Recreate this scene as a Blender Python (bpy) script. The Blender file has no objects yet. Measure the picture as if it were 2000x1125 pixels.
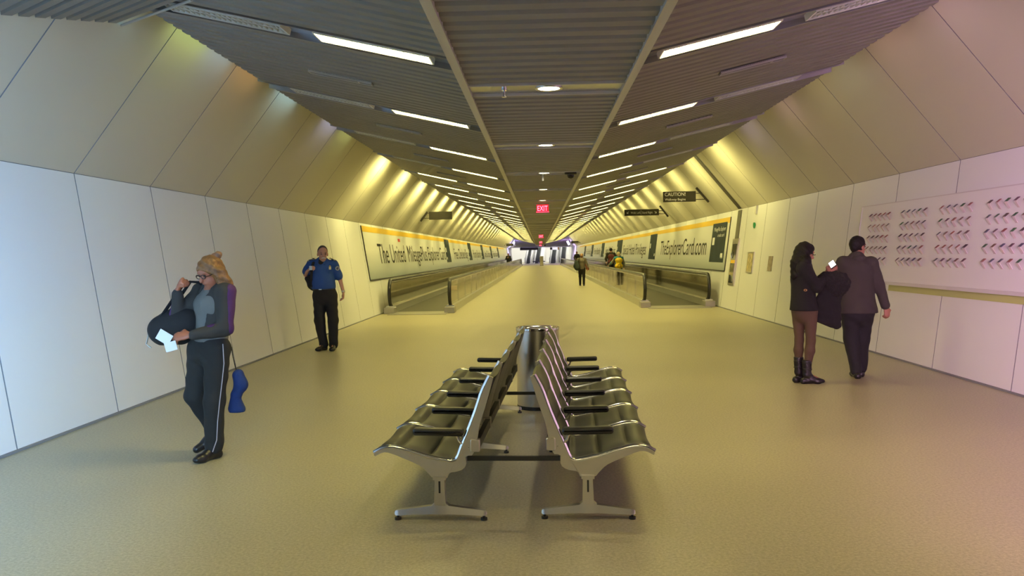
import bpy, math, random
import numpy as np
from mathutils import Vector, Matrix
random.seed(7)
SC = bpy.context.scene
COL = SC.collection
D = bpy.data

# ------------------------------------------------------------------ camera
cam_d = D.cameras.new('camera'); cam = D.objects.new('camera', cam_d); COL.objects.link(cam)
SC.camera = cam
cam_d.sensor_width = 36.0
cam_d.lens = 36.0 * 1620.0 / 2000.0
cam_d.clip_end = 600
YAW, PITCH, ROLL = math.radians(1.951), math.radians(-2.315), math.radians(1.03)
fw = Vector((-math.sin(YAW) * math.cos(PITCH), math.cos(YAW) * math.cos(PITCH), math.sin(PITCH)))
rt = fw.cross(Vector((0, 0, 1))).normalized(); up = rt.cross(fw)
r2 = rt * math.cos(ROLL) - up * math.sin(ROLL); u2 = rt * math.sin(ROLL) + up * math.cos(ROLL)
m3 = Matrix((r2, u2, -fw)).transposed()
cam.matrix_world = Matrix.Translation((0, 0, 1.55)) @ m3.to_4x4()

# ------------------------------------------------------------------ world, exposure
w = D.worlds.new('world'); SC.world = w; w.use_nodes = True
w.node_tree.nodes['Background'].inputs[0].default_value = (.75, .72, .70, 1)
w.node_tree.nodes['Background'].inputs[1].default_value = 0.10
SC.view_settings.view_transform = 'Standard'; SC.view_settings.look = 'None'
SC.view_settings.gamma = 1; SC.view_settings.use_curve_mapping = False
SC.view_settings.exposure = -0.06

def area_light(name, loc, target, sx, sy, power, color, spread=180):
    l = D.lights.new(name, 'AREA'); l.shape = 'RECTANGLE'; l.size = sx; l.size_y = sy
    l.energy = power; l.color = color; l.spread = math.radians(spread)
    o = D.objects.new(name, l); COL.objects.link(o); o.location = loc
    o.rotation_euler = (Vector(target) - Vector(loc)).to_track_quat('-Z', 'Y').to_euler()
    return o
BAY = 3.29; Y0 = 6.35; NB = 34; YEND = 117.0; YHALL = 136.0
# added blue and pink lamps standing in for unseen tunnel lighting behind the viewer
for (y, p) in ((-3.0, 130), (.3, 78)):
    area_light('blue_standin_light', (-.8, y, 1.8), (-4.8, y + 5.5, 1.05), .9, .9, p, (.33, .62, 1.0), 56)
    area_light('pink_standin_light', (1.0, y + .5, 1.8), (5.4, y + 7.5, 1.15), .9, .9, p * .72, (1.0, .54, .84), 56)
area_light('purple_floor_light', (4.4, 3.0, 3.4), (4.0, 8.2, 0.0), .8, .4, 18, (.75, .45, 1.0))
area_light('front_fill_light', (.1, -2.5, 2.6), (.1, 4.0, 0), 1.1, 1.0, 42, (1.0, .84, .42))
# coloured lamps hidden in the gap between ceiling and wall
for (y, c, p) in ((7.0, (.35, .75, 1.0), 9), (8.6, (.75, 1.0, .35), 7), (9.3, (.55, .75, 1.0), 6), (10.3, (1.0, .55, .25), 4),
                  (11.9, (.45, .8, 1.0), 8), (14.4, (.45, .5, 1.0), 7), (15.6, (.8, 1.0, .4), 4)):
    area_light('cove_glow', (-3.40, y, 3.86), (-3.95, y, 3.1), .9, .15, p * .28, c, 160)
for (y, c, p) in ((8.6, (1.0, .6, .9), 8), (10.0, (1.0, .55, .6), 6), (11.5, (.9, .9, .7), 5), (12.6, (1.0, .8, .45), 5), (14.2, (1.0, .6, .75), 7), (16.6, (.62, .5, 1.0), 9)):
    area_light('cove_glow', (3.62, y, 3.92), (4.4, y, 3.1), .9, .15, p * .28, c, 160)

# ------------------------------------------------------------------ materials
MATS = {}
def mat(name, col, rough=.5, metal=0.0, emis=0, ecol=None, bump=0, bscale=60, vary=0, vscale=8, spec=.5, trans=0, coat=0):
    if name in MATS: return MATS[name]
    m = D.materials.new(name); m.use_nodes = True; nt = m.node_tree; b = nt.nodes['Principled BSDF']
    b.inputs['Base Color'].default_value = (*col, 1); b.inputs['Roughness'].default_value = rough
    b.inputs['Metallic'].default_value = metal; b.inputs['Specular IOR Level'].default_value = spec
    if coat: b.inputs['Coat Weight'].default_value = coat
    if trans: b.inputs['Transmission Weight'].default_value = trans
    if emis:
        b.inputs['Emission Color'].default_value = (*(ecol or col), 1); b.inputs['Emission Strength'].default_value = emis
    tc = None
    if bump or vary:
        tc = nt.nodes.new('ShaderNodeTexCoord')
    if vary:
        n = nt.nodes.new('ShaderNodeTexNoise'); n.inputs['Scale'].default_value = vscale; n.inputs['Detail'].default_value = 4
        nt.links.new(tc.outputs['Object'], n.inputs['Vector'])
        mr = nt.nodes.new('ShaderNodeMapRange'); mr.inputs[1].default_value = .3; mr.inputs[2].default_value = .7
        mr.inputs[3].default_value = 1 - vary; mr.inputs[4].default_value = 1 + vary
        nt.links.new(n.outputs['Fac'], mr.inputs[0])
        mx = nt.nodes.new('ShaderNodeVectorMath'); mx.operation = 'SCALE'; mx.inputs[0].default_value = col
        nt.links.new(mr.outputs[0], mx.inputs['Scale']); nt.links.new(mx.outputs[0], b.inputs['Base Color'])
    if bump:
        n = nt.nodes.new('ShaderNodeTexNoise'); n.inputs['Scale'].default_value = bscale; n.inputs['Detail'].default_value = 3
        nt.links.new(tc.outputs['Object'], n.inputs['Vector'])
        bp = nt.nodes.new('ShaderNodeBump'); bp.inputs['Strength'].default_value = bump; bp.inputs['Distance'].default_value = .01
        nt.links.new(n.outputs['Fac'], bp.inputs['Height']); nt.links.new(bp.outputs[0], b.inputs['Normal'])
    MATS[name] = m
    return m

def floor_mat():
    m = D.materials.new('terrazzo_floor'); m.use_nodes = True; nt = m.node_tree; b = nt.nodes['Principled BSDF']
    tc = nt.nodes.new('ShaderNodeTexCoord')
    n1 = nt.nodes.new('ShaderNodeTexNoise'); n1.inputs['Scale'].default_value = 55; n1.inputs['Detail'].default_value = 5; n1.inputs['Roughness'].default_value = .8
    n2 = nt.nodes.new('ShaderNodeTexNoise'); n2.inputs['Scale'].default_value = .7; n2.inputs['Detail'].default_value = 3
    for n in (n1, n2): nt.links.new(tc.outputs['Object'], n.inputs['Vector'])
    r = nt.nodes.new('ShaderNodeValToRGB'); nt.links.new(n1.outputs['Fac'], r.inputs[0])
    r.color_ramp.elements[0].position = .36; r.color_ramp.elements[0].color = (.29, .25, .155, 1)
    r.color_ramp.elements[1].position = .66; r.color_ramp.elements[1].color = (.50, .455, .30, 1)
    mr = nt.nodes.new('ShaderNodeMapRange'); mr.inputs[1].default_value = .3; mr.inputs[2].default_value = .7; mr.inputs[3].default_value = .94; mr.inputs[4].default_value = 1.05
    nt.links.new(n2.outputs['Fac'], mr.inputs[0])
    v = nt.nodes.new('ShaderNodeVectorMath'); v.operation = 'SCALE'
    nt.links.new(r.outputs[0], v.inputs[0]); nt.links.new(mr.outputs[0], v.inputs['Scale']); nt.links.new(v.outputs[0], b.inputs['Base Color'])
    mr2 = nt.nodes.new('ShaderNodeMapRange'); mr2.inputs[3].default_value = .33; mr2.inputs[4].default_value = .41
    nt.links.new(n2.outputs['Fac'], mr2.inputs[0]); nt.links.new(mr2.outputs[0], b.inputs['Roughness'])
    b.inputs['Specular IOR Level'].default_value = .55
    return m

def glass_mat(name, tint, gloss, clear, rough=.04):
    m = D.materials.new(name); m.use_nodes = True; nt = m.node_tree
    for n in list(nt.nodes): nt.nodes.remove(n)
    out = nt.nodes.new('ShaderNodeOutputMaterial'); t = nt.nodes.new('ShaderNodeBsdfTransparent'); g = nt.nodes.new('ShaderNodeBsdfGlossy')
    mx = nt.nodes.new('ShaderNodeMixShader'); fr = nt.nodes.new('ShaderNodeLayerWeight'); fr.inputs[0].default_value = .5
    mr = nt.nodes.new('ShaderNodeMapRange'); mr.inputs[3].default_value = clear; mr.inputs[4].default_value = gloss
    nt.links.new(fr.outputs['Facing'], mr.inputs[0]); nt.links.new(mr.outputs[0], mx.inputs[0])
    t.inputs[0].default_value = (*tint, 1); g.inputs[0].default_value = (.9, .88, .8, 1); g.inputs[1].default_value = rough
    nt.links.new(t.outputs[0], mx.inputs[1]); nt.links.new(g.outputs[0], mx.inputs[2]); nt.links.new(mx.outputs[0], out.inputs[0])
    return m

def banner_mat():
    # printed banner: white field over a slate blue band along its lower edge
    m = D.materials.new('printed_banner'); m.use_nodes = True; nt = m.node_tree; b = nt.nodes['Principled BSDF']
    tc = nt.nodes.new('ShaderNodeTexCoord'); s = nt.nodes.new('ShaderNodeSeparateXYZ'); nt.links.new(tc.outputs['Object'], s.inputs[0])
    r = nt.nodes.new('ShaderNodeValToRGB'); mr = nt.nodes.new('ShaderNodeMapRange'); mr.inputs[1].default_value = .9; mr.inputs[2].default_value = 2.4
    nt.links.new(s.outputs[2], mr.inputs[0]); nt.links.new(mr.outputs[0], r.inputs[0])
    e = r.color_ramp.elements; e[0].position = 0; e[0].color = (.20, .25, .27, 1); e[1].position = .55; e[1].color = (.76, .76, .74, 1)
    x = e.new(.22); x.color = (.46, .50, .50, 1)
    nt.links.new(r.outputs[0], b.inputs['Base Color']); b.inputs['Roughness'].default_value = .35
    return m

M_FLOOR = floor_mat()
M_WALL = mat('white_wall_panel', (.80, .80, .80), .38, bump=.04, bscale=30)
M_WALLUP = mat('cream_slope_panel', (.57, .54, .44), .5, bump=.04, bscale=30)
M_SEAM = mat('dark_seam', (.22, .22, .23), .8)
M_RIB = mat('ribbed_metal_grey', (.215, .205, .195), .55, .1, vary=.05, vscale=3)
M_RIBGAP = mat('rib_recess_shade', (.05, .05, .05), .8)  # shade between the ribs put into a near-black colour
M_PLATE = mat('brushed_steel_plate', (.42, .42, .44), .28, .9)
M_TRIM = mat('pale_metal_trim', (.46, .45, .43), .4, .3)
M_LAMP = mat('lamp_tube_lit', (1, 1, 1), .5, emis=85, ecol=(1.0, .86, .29))
M_LAMPOUT = mat('lamp_tube_lit_outer', (1, 1, 1), .5, emis=120, ecol=(1.0, .87, .29))
M_OFF = mat('lamp_tube_off', (.015, .016, .016), .4)
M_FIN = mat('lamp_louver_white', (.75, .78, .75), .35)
M_FINLIT = mat('lamp_louver_lit_tone', (.9, .9, .85), .35)  # paler copy of the louver white, with the lamplight put into its colour
M_DOWN = mat('downlight_lens_and_glow', (1, 1, 1), .5, emis=14, ecol=(1.0, .92, .6))
M_CAST = mat('cast_aluminium', (.54, .51, .44), .34, .85, bump=.02, bscale=200)
M_CHROME = mat('polished_aluminium', (.72, .71, .70), .16, 1.0)
M_SATIN = mat('satin_aluminium', (.52, .50, .45), .32, .9, bump=.02, bscale=200)
M_VINYL = mat('black_vinyl', (.014, .015, .011), .40, bump=.05, bscale=220, spec=.4)
M_BLACK = mat('black_plastic', (.012, .012, .012), .4)
M_DARKST = mat('dark_steel', (.03, .03, .03), .4, .5)
M_STEEL = mat('brushed_stainless', (.66, .63, .58), .30, 1.0)
M_BALST = mat('brushed_steel_skirt', (.55, .54, .50), .30, .95)
M_RUBBER = mat('black_handrail_rubber', (.012, .012, .014), .25)
M_TREAD = mat('grooved_dark_tread', (.045, .042, .035), .45, .3)
M_COMB = mat('comb_plate', (.40, .38, .34), .4, .7)
M_GLASS = glass_mat('balustrade_glass', (.86, .84, .74), .55, .10)
M_SMOKE = glass_mat('balustrade_glass_tinted', (.60, .58, .50), .65, .22, .06)
M_BANNER = banner_mat()
M_YEL = mat('yellow_stripe', (.82, .52, .02), .4)
M_INK = mat('dark_lettering', (.035, .032, .03), .7, spec=.1)
M_CARD = mat('dark_card_print', (.020, .034, .042), .6, spec=.15, vary=.45, vscale=1.2)
M_WHITEINK = mat('white_lettering', (.85, .85, .85), .5)
M_SIGN = mat('dark_bronze_sign', (.05, .046, .036), .6, spec=.2)
M_RED = mat('exit_red', (1, .1, .15), .5, emis=3.5, ecol=(1.0, .03, .08))
M_REDDIM = mat('exit_letters_pink', (1, .4, .6), .5, emis=3, ecol=(1.0, .20, .36))
M_BOARD = mat('white_art_board', (.82, .80, .80), .4)

# ------------------------------------------------------------------ mesh helpers
class MB:
    def __init__(s): s.v = []; s.f = []; s.m = []
    def add(s, v, f, mi=0):
        k = len(s.v); s.v.extend([tuple(p) for p in v]); s.f.extend([tuple(i + k for i in q) for q in f]); s.m.extend([mi] * len(f)); return s
    def box(s, a, b, mi=0, R=None, o=(0, 0, 0)):
        x0, y0, z0 = a; x1, y1, z1 = b
        v = [(x0, y0, z0), (x1, y0, z0), (x1, y1, z0), (x0, y1, z0), (x0, y0, z1), (x1, y0, z1), (x1, y1, z1), (x0, y1, z1)]
        if R is not None: v = [R @ Vector(p) + Vector(o) for p in v]
        return s.add(v, [(0, 3, 2, 1), (4, 5, 6, 7), (0, 1, 5, 4), (1, 2, 6, 5), (2, 3, 7, 6), (3, 0, 4, 7)], mi)
    def rbox(s, a, b, r, mi=0, R=None, o=(0, 0, 0), n=3):
        # box with rounded vertical profile in its x-z outline and chamfered ends
        x0, y0, z0 = a; x1, y1, z1 = b; P = []
        for (cx, cz, a0) in ((x1 - r, z1 - r, 0), (x0 + r, z1 - r, 90), (x0 + r, z0 + r, 180), (x1 - r, z0 + r, 270)):
            for i in range(n + 1):
                t = math.radians(a0 + 90 * i / n); P.append((cx + r * math.cos(t), cz + r * math.sin(t)))
        c = r * .5; cx = (x0 + x1) / 2; cz = (z0 + z1) / 2; N = len(P); v = []
        for (y, sh) in ((y0, c), (y0 + c, 0), (y1 - c, 0), (y1, c)):
            for (x, z) in P:
                v.append((x - sh * (1 if x > cx else -1), y, z - sh * (1 if z > cz else -1)))
        f = [tuple(range(N)), tuple(range(4 * N - 1, 3 * N - 1, -1))]
        for k in range(3):
            for i in range(N): j = (i + 1) % N; f.append((k * N + j, k * N + i, (k + 1) * N + i, (k + 1) * N + j))
        if R is not None: v = [R @ Vector(p) + Vector(o) for p in v]
        return s.add(v, f, mi)
    def tube(s, pts, r, n=10, mi=0, cap=True, flat=1.0):
        pts = [Vector(p) for p in pts]; k = len(pts); rr = r if isinstance(r, (list, tuple)) else [r] * k
        v = []; prev = None
        for i, p in enumerate(pts):
            t = (pts[min(i + 1, k - 1)] - pts[max(i - 1, 0)]).normalized()
            if prev is None: a = t.cross(Vector((0, 0, 1)) if abs(t.z) < .9 else Vector((0, 1, 0))).normalized()
            else: a = (prev - t * prev.dot(t)).normalized()
            prev = a; b = t.cross(a)
            for j in range(n):
                th = 2 * math.pi * j / n; v.append(p + a * (rr[i] * math.cos(th)) + b * (rr[i] * flat * math.sin(th)))
        f = [(i * n + j, i * n + (j + 1) % n, (i + 1) * n + (j + 1) % n, (i + 1) * n + j) for i in range(k - 1) for j in range(n)]
        if cap: f += [tuple(reversed(range(n))), tuple(range((k - 1) * n, k * n))]
        return s.add(v, f, mi)
    def cyl(s, c, r, z0, z1, n=32, mi=0, r1=None):
        return s.tube([(c[0], c[1], z0), (c[0], c[1], z1)], [r, r1 if r1 is not None else r], n, mi)
    def lathe(s, c, prof, n=40, mi=0):
        v = []; k = len(prof)
        for (r, z) in prof:
            for j in range(n): t = 2 * math.pi * j / n; v.append((c[0] + r * math.cos(t), c[1] + r * math.sin(t), c[2] + z))
        f = [(i * n + j, i * n + (j + 1) % n, (i + 1) * n + (j + 1) % n, (i + 1) * n + j) for i in range(k - 1) for j in range(n)]
        return s.add(v, f, mi)
    def prism(s, poly, y0, y1, mi=0, chamf=0):
        # poly in x-z, extruded along y
        n = len(poly)
        v = [(x, y0, z) for x, z in poly] + [(x, y1, z) for x, z in poly]
        f = [tuple(range(n)), tuple(reversed(range(n, 2 * n)))] + [(i, i + n, (i + 1) % n + n, (i + 1) % n) for i in range(n)]
        return s.add(v, f, mi)
    def build(s, name, mats, parent=None, smooth=False, loc=None, ang=40):
        me = D.meshes.new(name); me.from_pydata(s.v, [], s.f)
        for m in (mats if isinstance(mats, (list, tuple)) else [mats]): me.materials.append(m)
        me.polygons.foreach_set('material_index', s.m)
        if smooth: me.shade_smooth(); me.set_sharp_from_angle(angle=math.radians(ang))
        me.update()
        o = D.objects.new(name, me); COL.objects.link(o)
        if parent: o.parent = parent
        if loc: o.location = loc
        return o

def tag(o, label=None, cat=None, group=None, kind=None):
    if label: o['label'] = label
    if cat: o['category'] = cat
    if group: o['group'] = group
    if kind: o['kind'] = kind
    return o
def empty(name, loc=(0, 0, 0), rz=0, label=None, cat=None, group=None):
    o = D.objects.new(name, None); COL.objects.link(o); o.location = loc; o.rotation_euler = (0, 0, rz); o.empty_display_size = .1
    return tag(o, label, cat, group)
def copy_tree(o, parent=None):
    kids = list(o.children); c = o.copy(); COL.objects.link(c); c.parent = parent
    for k in kids: copy_tree(k, c)
    return c
def fix_normals(o):
    import bmesh
    bm = bmesh.new(); bm.from_mesh(o.data); bmesh.ops.recalc_face_normals(bm, faces=bm.faces); bm.to_mesh(o.data); bm.free(); return o
def text_mesh(name, s, m, height, width=None, depth=.004, parent=None):
    c = D.curves.new(name, 'FONT'); c.body = s; c.size = 1; c.extrude = 0
    o = D.objects.new(name, c); COL.objects.link(o)
    dg = bpy.context.evaluated_depsgraph_get(); me = D.meshes.new_from_object(o.evaluated_get(dg))
    D.objects.remove(o); D.curves.remove(c)
    n = len(me.vertices); co = np.empty(n * 3, 'f'); me.vertices.foreach_get('co', co); co = co.reshape(-1, 3)
    co[:, 0] -= co[:, 0].min(); co[:, 1] -= 0
    cap = .72; co *= height / cap
    if width: co[:, 0] *= width / co[:, 0].max()
    me.vertices.foreach_set('co', co.ravel()); me.materials.clear(); me.materials.append(m); me.update(); me.name = name
    r = D.objects.new(name, me); COL.objects.link(r); r.parent = parent
    return r
def orient(o, origin, xdir, ydir):
    x = Vector(xdir).normalized(); y = Vector(ydir).normalized(); z = x.cross(y)
    o.matrix_basis = Matrix.Translation(origin) @ Matrix((x, y, z)).transposed().to_4x4(); return o

# ------------------------------------------------------------------ the setting
LW0, LW1, LW2 = (-4.33, 0), (-4.70, 2.45), (-3.38, 4.15)
RW0, RW1, RW2 = (4.93, 0), (5.28, 2.63), (3.83, 4.378)
def lx(z): return LW0[0] + (LW1[0] - LW0[0]) * z / 2.45
def rx(z): return RW0[0] + (RW1[0] - RW0[0]) * z / 2.63
f = MB(); f.box((-9, -6, -.1), (9, YHALL + 30, 0)); tag(f.build('floor', M_FLOOR), kind='structure')

def wall(side, a, b, c, joints, name):
    m = MB(); s = -1 if side == 'L' else 1
    ys = [-6.0] + joints + [YEND + .0]
    def slab(p, q, y0, y1, mi, off):
        # panel facing the passage, slightly proud of the dark backing
        d = Vector((q[0] - p[0], 0, q[1] - p[1])).normalized(); nrm = Vector((0, 1, 0)).cross(d); nrm = nrm if nrm.x * s < 0 else -nrm
        g = .008
        P = Vector((p[0], 0, p[1])) + d * .003; Q = Vector((q[0], 0, q[1])) - d * .003
        v = []
        for k in (0.0, -.05):
            for (base, y) in ((P, y0 + g), (P, y1 - g), (Q, y1 - g), (Q, y0 + g)): v.append(Vector((base.x, y, base.z)) + nrm * (k + off))
        m.add(v, [(0, 1, 2, 3)], mi); m.add(v, [(4, 7, 6, 5), (0, 4, 5, 1), (1, 5, 6, 2), (2, 6, 7, 3), (3, 7, 4, 0)], 2)
    a2 = (a[0] + (b[0] - a[0]) * .006, .012)
    for y0, y1 in zip(ys[:-1], ys[1:]):
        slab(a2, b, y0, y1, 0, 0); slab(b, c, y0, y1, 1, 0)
    k = .03 * s
    m.add([(a[0] + k, -6, 0), (a[0] + k, YEND, 0), (b[0] + k, YEND, b[1]), (b[0] + k, -6, b[1]), (c[0] + k, YEND, c[1] + .03), (c[0] + k, -6, c[1] + .03)],
          [(0, 1, 2, 3), (3, 2, 4, 5)], 2)
    return tag(m.build(name, [M_WALL, M_WALLUP, M_SEAM]), kind='structure')
JL = [8.288 - 1.645 * 8 + 1.645 * i for i in range(0, 200)]; JL = [y for y in JL if -5.5 < y < YEND - .8]
JR = [12.37 + 1.76 * i for i in range(-9, 60)]; JR = [y for y in JR if -5.5 < y < YEND - .8]
wall('L', LW0, LW1, LW2, JL, 'wall_left'); wall('R', RW0, RW1, RW2, JR, 'wall_right')
b = MB(); b.box((-4.36, -6, 0), (-4.305, YEND, .018)); tag(b.build('baseboard_left', M_SEAM), kind='structure')
b = MB(); b.box((4.905, -6, 0), (4.96, YEND, .018)); tag(b.build('baseboard_right', M_SEAM), kind='structure')

# ceiling: side slopes of corrugated metal, dropped centre soffit
XC = .07
def sz(x): return 3.03 + .23 * (abs(x - XC) - .85)
RP = BAY / 18.0
def ribs(m, xa, xb, za, zb, y0, y1, pitch, up=.035):
    # corrugated sheet running across the passage; xa/xb are the ends
    n = max(1, int(round((y1 - y0) / pitch))); p = (y1 - y0) / n
    for i in range(n):
        a = y0 + i * p
        prof = [(a, up), (a + .20 * p, 0), (a + .74 * p, 0), (a + .80 * p, up), (a + p, up)]
        for (q0, q1, mi) in ((prof[0], prof[1], 0), (prof[1], prof[2], 0), (prof[2], prof[3], 0), (prof[3], prof[4], 1)):
            m.add([(xa, q0[0], za + q0[1]), (xb, q0[0], zb + q0[1]), (xb, q1[0], zb + q1[1]), (xa, q1[0], za + q1[1])], [(0, 1, 2, 3)], mi)
    return m
CW = .20
for s, name, xe in ((-1, 'ceiling_left', -3.12), (1, 'ceiling_right', 3.36)):
    m = MB(); xi = XC + s * .62
    for k in range(-3, NB):
        yc = Y0 + BAY * k
        y0 = yc + CW; y1 = min(yc + BAY - CW, YEND)
        if y1 <= y0: continue
        xo = xe
        ribs(m, xi, xo, sz(xi), sz(xo), y0, y1, RP)
        # flat plate of the light channel between two ribbed fields, slightly longer than the ribs
        xp = xo + s * .06
        m.add([(xi, yc - CW, sz(xi) + .045), (xp, yc - CW, sz(xp) + .045), (xp, yc + CW, sz(xp) + .045), (xi, yc + CW, sz(xi) + .045)], [(0, 1, 2, 3)], 2)
        for q in (-CW, CW): m.add([(xi, yc + q, sz(xi) - .006), (xp, yc + q, sz(xp) - .006), (xp, yc + q, sz(xp) + .045), (xi, yc + q, sz(xi) + .045)], [(0, 1, 2, 3)], 2)
        for q in (-CW, CW - .012):
            m.add([(xi, yc + q, sz(xi) - .006), (xp, yc + q, sz(xp) - .006), (xp, yc + q + .012, sz(xp) - .006), (xi, yc + q + .012, sz(xi) - .006)], [(0, 1, 2, 3)], 3)
    # lid above the ribs
    m.add([(xi, -4, sz(xi) + .12), (xe, -4, sz(xe) + .12), (xe, YEND, sz(xe) + .12), (xi, YEND, sz(xi) + .12)], [(0, 1, 2, 3)], 1)
    tag(m.build(name, [M_RIB, M_RIBGAP, M_PLATE, M_TRIM]), kind='structure')
m = MB(); ZS = 2.80
for k in range(-2, NB + 4):
    yc = Y0 + BAY * k; y1 = yc + BAY - CW
    if yc > YEND + 16: break
    ribs(m, XC - .575, XC + .575, ZS, ZS, yc + CW, y1, RP)
    m.add([(XC - .6, yc - CW, ZS + .01), (XC + .6, yc - CW, ZS + .01), (XC + .6, yc + CW, ZS + .01), (XC - .6, yc + CW, ZS + .01)], [(0, 1, 2, 3)], 2)
    for q in (-CW, CW - .015): m.box((XC - .6, yc + q, ZS - .012), (XC + .6, yc + q + .015, ZS + .02), 3)
for s in (-1, 1):
    xa, xb = sorted((XC + s * .575, XC + s * .63)); m.box((xa, -1, ZS - .02), (xb, YEND + 16, ZS + .24), 3)
m.add([(XC - .6, -1, ZS + .24), (XC + .6, -1, ZS + .24), (XC + .6, YEND + 16, ZS + .24), (XC - .6, YEND + 16, ZS + .24)], [(0, 1, 2, 3)], 1)
tag(m.build('ceiling_center', [M_RIB, M_RIBGAP, M_PLATE, M_TRIM]), kind='structure')
# lower ribbed ceiling field of the junction over the left shoulder
P = [Vector(p) for p in ((-2.45, 5.86, 3.40), (-3.80, 7.50, 3.70), (-4.10, 6.05, 3.37), (-4.75, 2.6, 2.62), (-2.4, 2.6, 2.95))]
m = MB(); A, B, C_, E_, F_ = P
n = 22
for i in range(n):
    t0, t1 = i / n, (i + .72) / n; t2 = (i + 1) / n
    def L(t): return F_.lerp(A, t)
    def R_(t): return (E_.lerp(C_, t / .6) if t < .6 else C_.lerp(B, (t - .6) / .4))
    u = Vector((0, 0, .03))
    for (ta, tb, ua, ub, mi) in ((t0, t0 + .1 / n, u, u * 0, 0), (t0 + .1 / n, t1, u * 0, u * 0, 0), (t1, t1 + .04 / n, u * 0, u, 0), (t1 + .04 / n, t2, u, u, 1)):
        m.add([L(ta) + ua, R_(ta) + ua, R_(tb) + ub, L(tb) + ub], [(0, 1, 2, 3)], mi)
tag(m.build('ceiling_junction', [M_RIB, M_RIBGAP]), kind='structure')
m = MB(); m.tube([A + Vector((.02, .01, -.01)), B + Vector((.02, .01, -.01))], .012, 8); tag(m.build('trim_1', M_TRIM), kind='structure')
# roof slab above the gaps keeps the cove dark
m = MB(); m.box((-9, -6, 4.5), (9, YEND, 4.6)); m.box((-9, -6, 0), (-8.9, YEND, 4.5)); m.box((8.9, -6, 0), (9, YEND, 4.5))
tag(m.build('ceiling_roof', M_RIBGAP), kind='structure')

# ------------------------------------------------------------------ ceiling light fixtures
def fixture(lit, outer, s):
    x0, x1 = (.86, 1.74) if not outer else (1.98, 2.90)
    L = x1 - x0; W = .115
    r = empty('ceiling_light')
    h = MB()
    for (a, b_) in (((-L / 2, -W - .012, -.022), (L / 2, -W, .03)), ((-L / 2, W, -.022), (L / 2, W + .012, .03)),
                    ((-L / 2 - .012, -W - .012, -.022), (-L / 2, W + .012, .03)), ((L / 2, -W - .012, -.022), (L / 2 + .012, W + .012, .03))): h.box(a, b_)
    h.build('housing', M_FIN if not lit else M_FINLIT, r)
    t = MB(); t.add([(-L / 2, -W, .016), (-L / 2, W, .016), (L / 2, W, .016), (L / 2, -W, .016)], [(0, 1, 2, 3)])
    t.build('lamp_tube', (M_LAMPOUT if outer else M_LAMP) if lit else M_OFF, r)
    g = MB(); n = 22
    for i in range(1, n): x = -L / 2 + L * i / n; g.box((x - .003, -W, -.016), (x + .003, W, .014))
    g.box((-L / 2, -.004, -.016), (L / 2, .004, .014))
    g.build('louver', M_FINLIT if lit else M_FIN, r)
    return r
kinds = {}
NAMES = ['nearest', 'second nearest', 'third nearest', 'fourth nearest'] + [x + ' from the front' for x in 'fifth sixth seventh eighth ninth tenth eleventh twelfth thirteenth fourteenth fifteenth sixteenth'.split()]
for k in [0] + list(range(1, NB)) + [-1]:
    yc = Y0 + BAY * k
    for s in (-1, 1):
        for outer in (0, 1):
            lit = (not outer) or k >= 4
            if outer and not lit: key = 'off'
            else: key = 'out' if outer else 'in'
            if key not in kinds: kinds[key] = fixture(lit, outer, s); o = kinds[key]
            else: o = copy_tree(kinds[key])
            xm = XC + s * ((.86 + 1.74) / 2 if not outer else (1.98 + 2.90) / 2)
            o.location = (xm, yc, sz(xm) + .018); o.rotation_euler = (0, -math.atan(.23) * s, 0)
            side = 'left' if s < 0 else 'right'
            if k < 0: tag(o, '%s ceiling light of the bay above the viewer, %s side, %s row' % ('glowing' if lit else 'unlit', side, 'outer' if outer else 'inner'), 'ceiling light', 'ceiling lights over the viewer')
            elif k < 16:
                w_ = ('unlit white louvered ceiling light by the %s wall' if not lit else ('glowing ceiling light in the outer row by the %s wall' if outer else 'glowing ceiling light in the inner row, %s side')) % side
                tag(o, w_ + ', ' + NAMES[k], 'ceiling light', '%s %s row of ceiling lights' % (side, 'outer' if outer else 'inner'))
            else:
                tag(o, 'glowing ceiling light far along the %s row on the %s side of the tunnel' % ('outer' if outer else 'inner', side), 'ceiling light', 'far %s %s ceiling lights' % (side, 'outer' if outer else 'inner'))
            if outer and lit and k % 1 == 0:
                area_light('cove_washer', (XC + s * 3.30, yc + .1, 3.66 if s < 0 else 3.72), (XC + s * 4.4, yc + .1, 3.0), .9, .10, 36, (1.0, .88, .30), 150)
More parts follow.
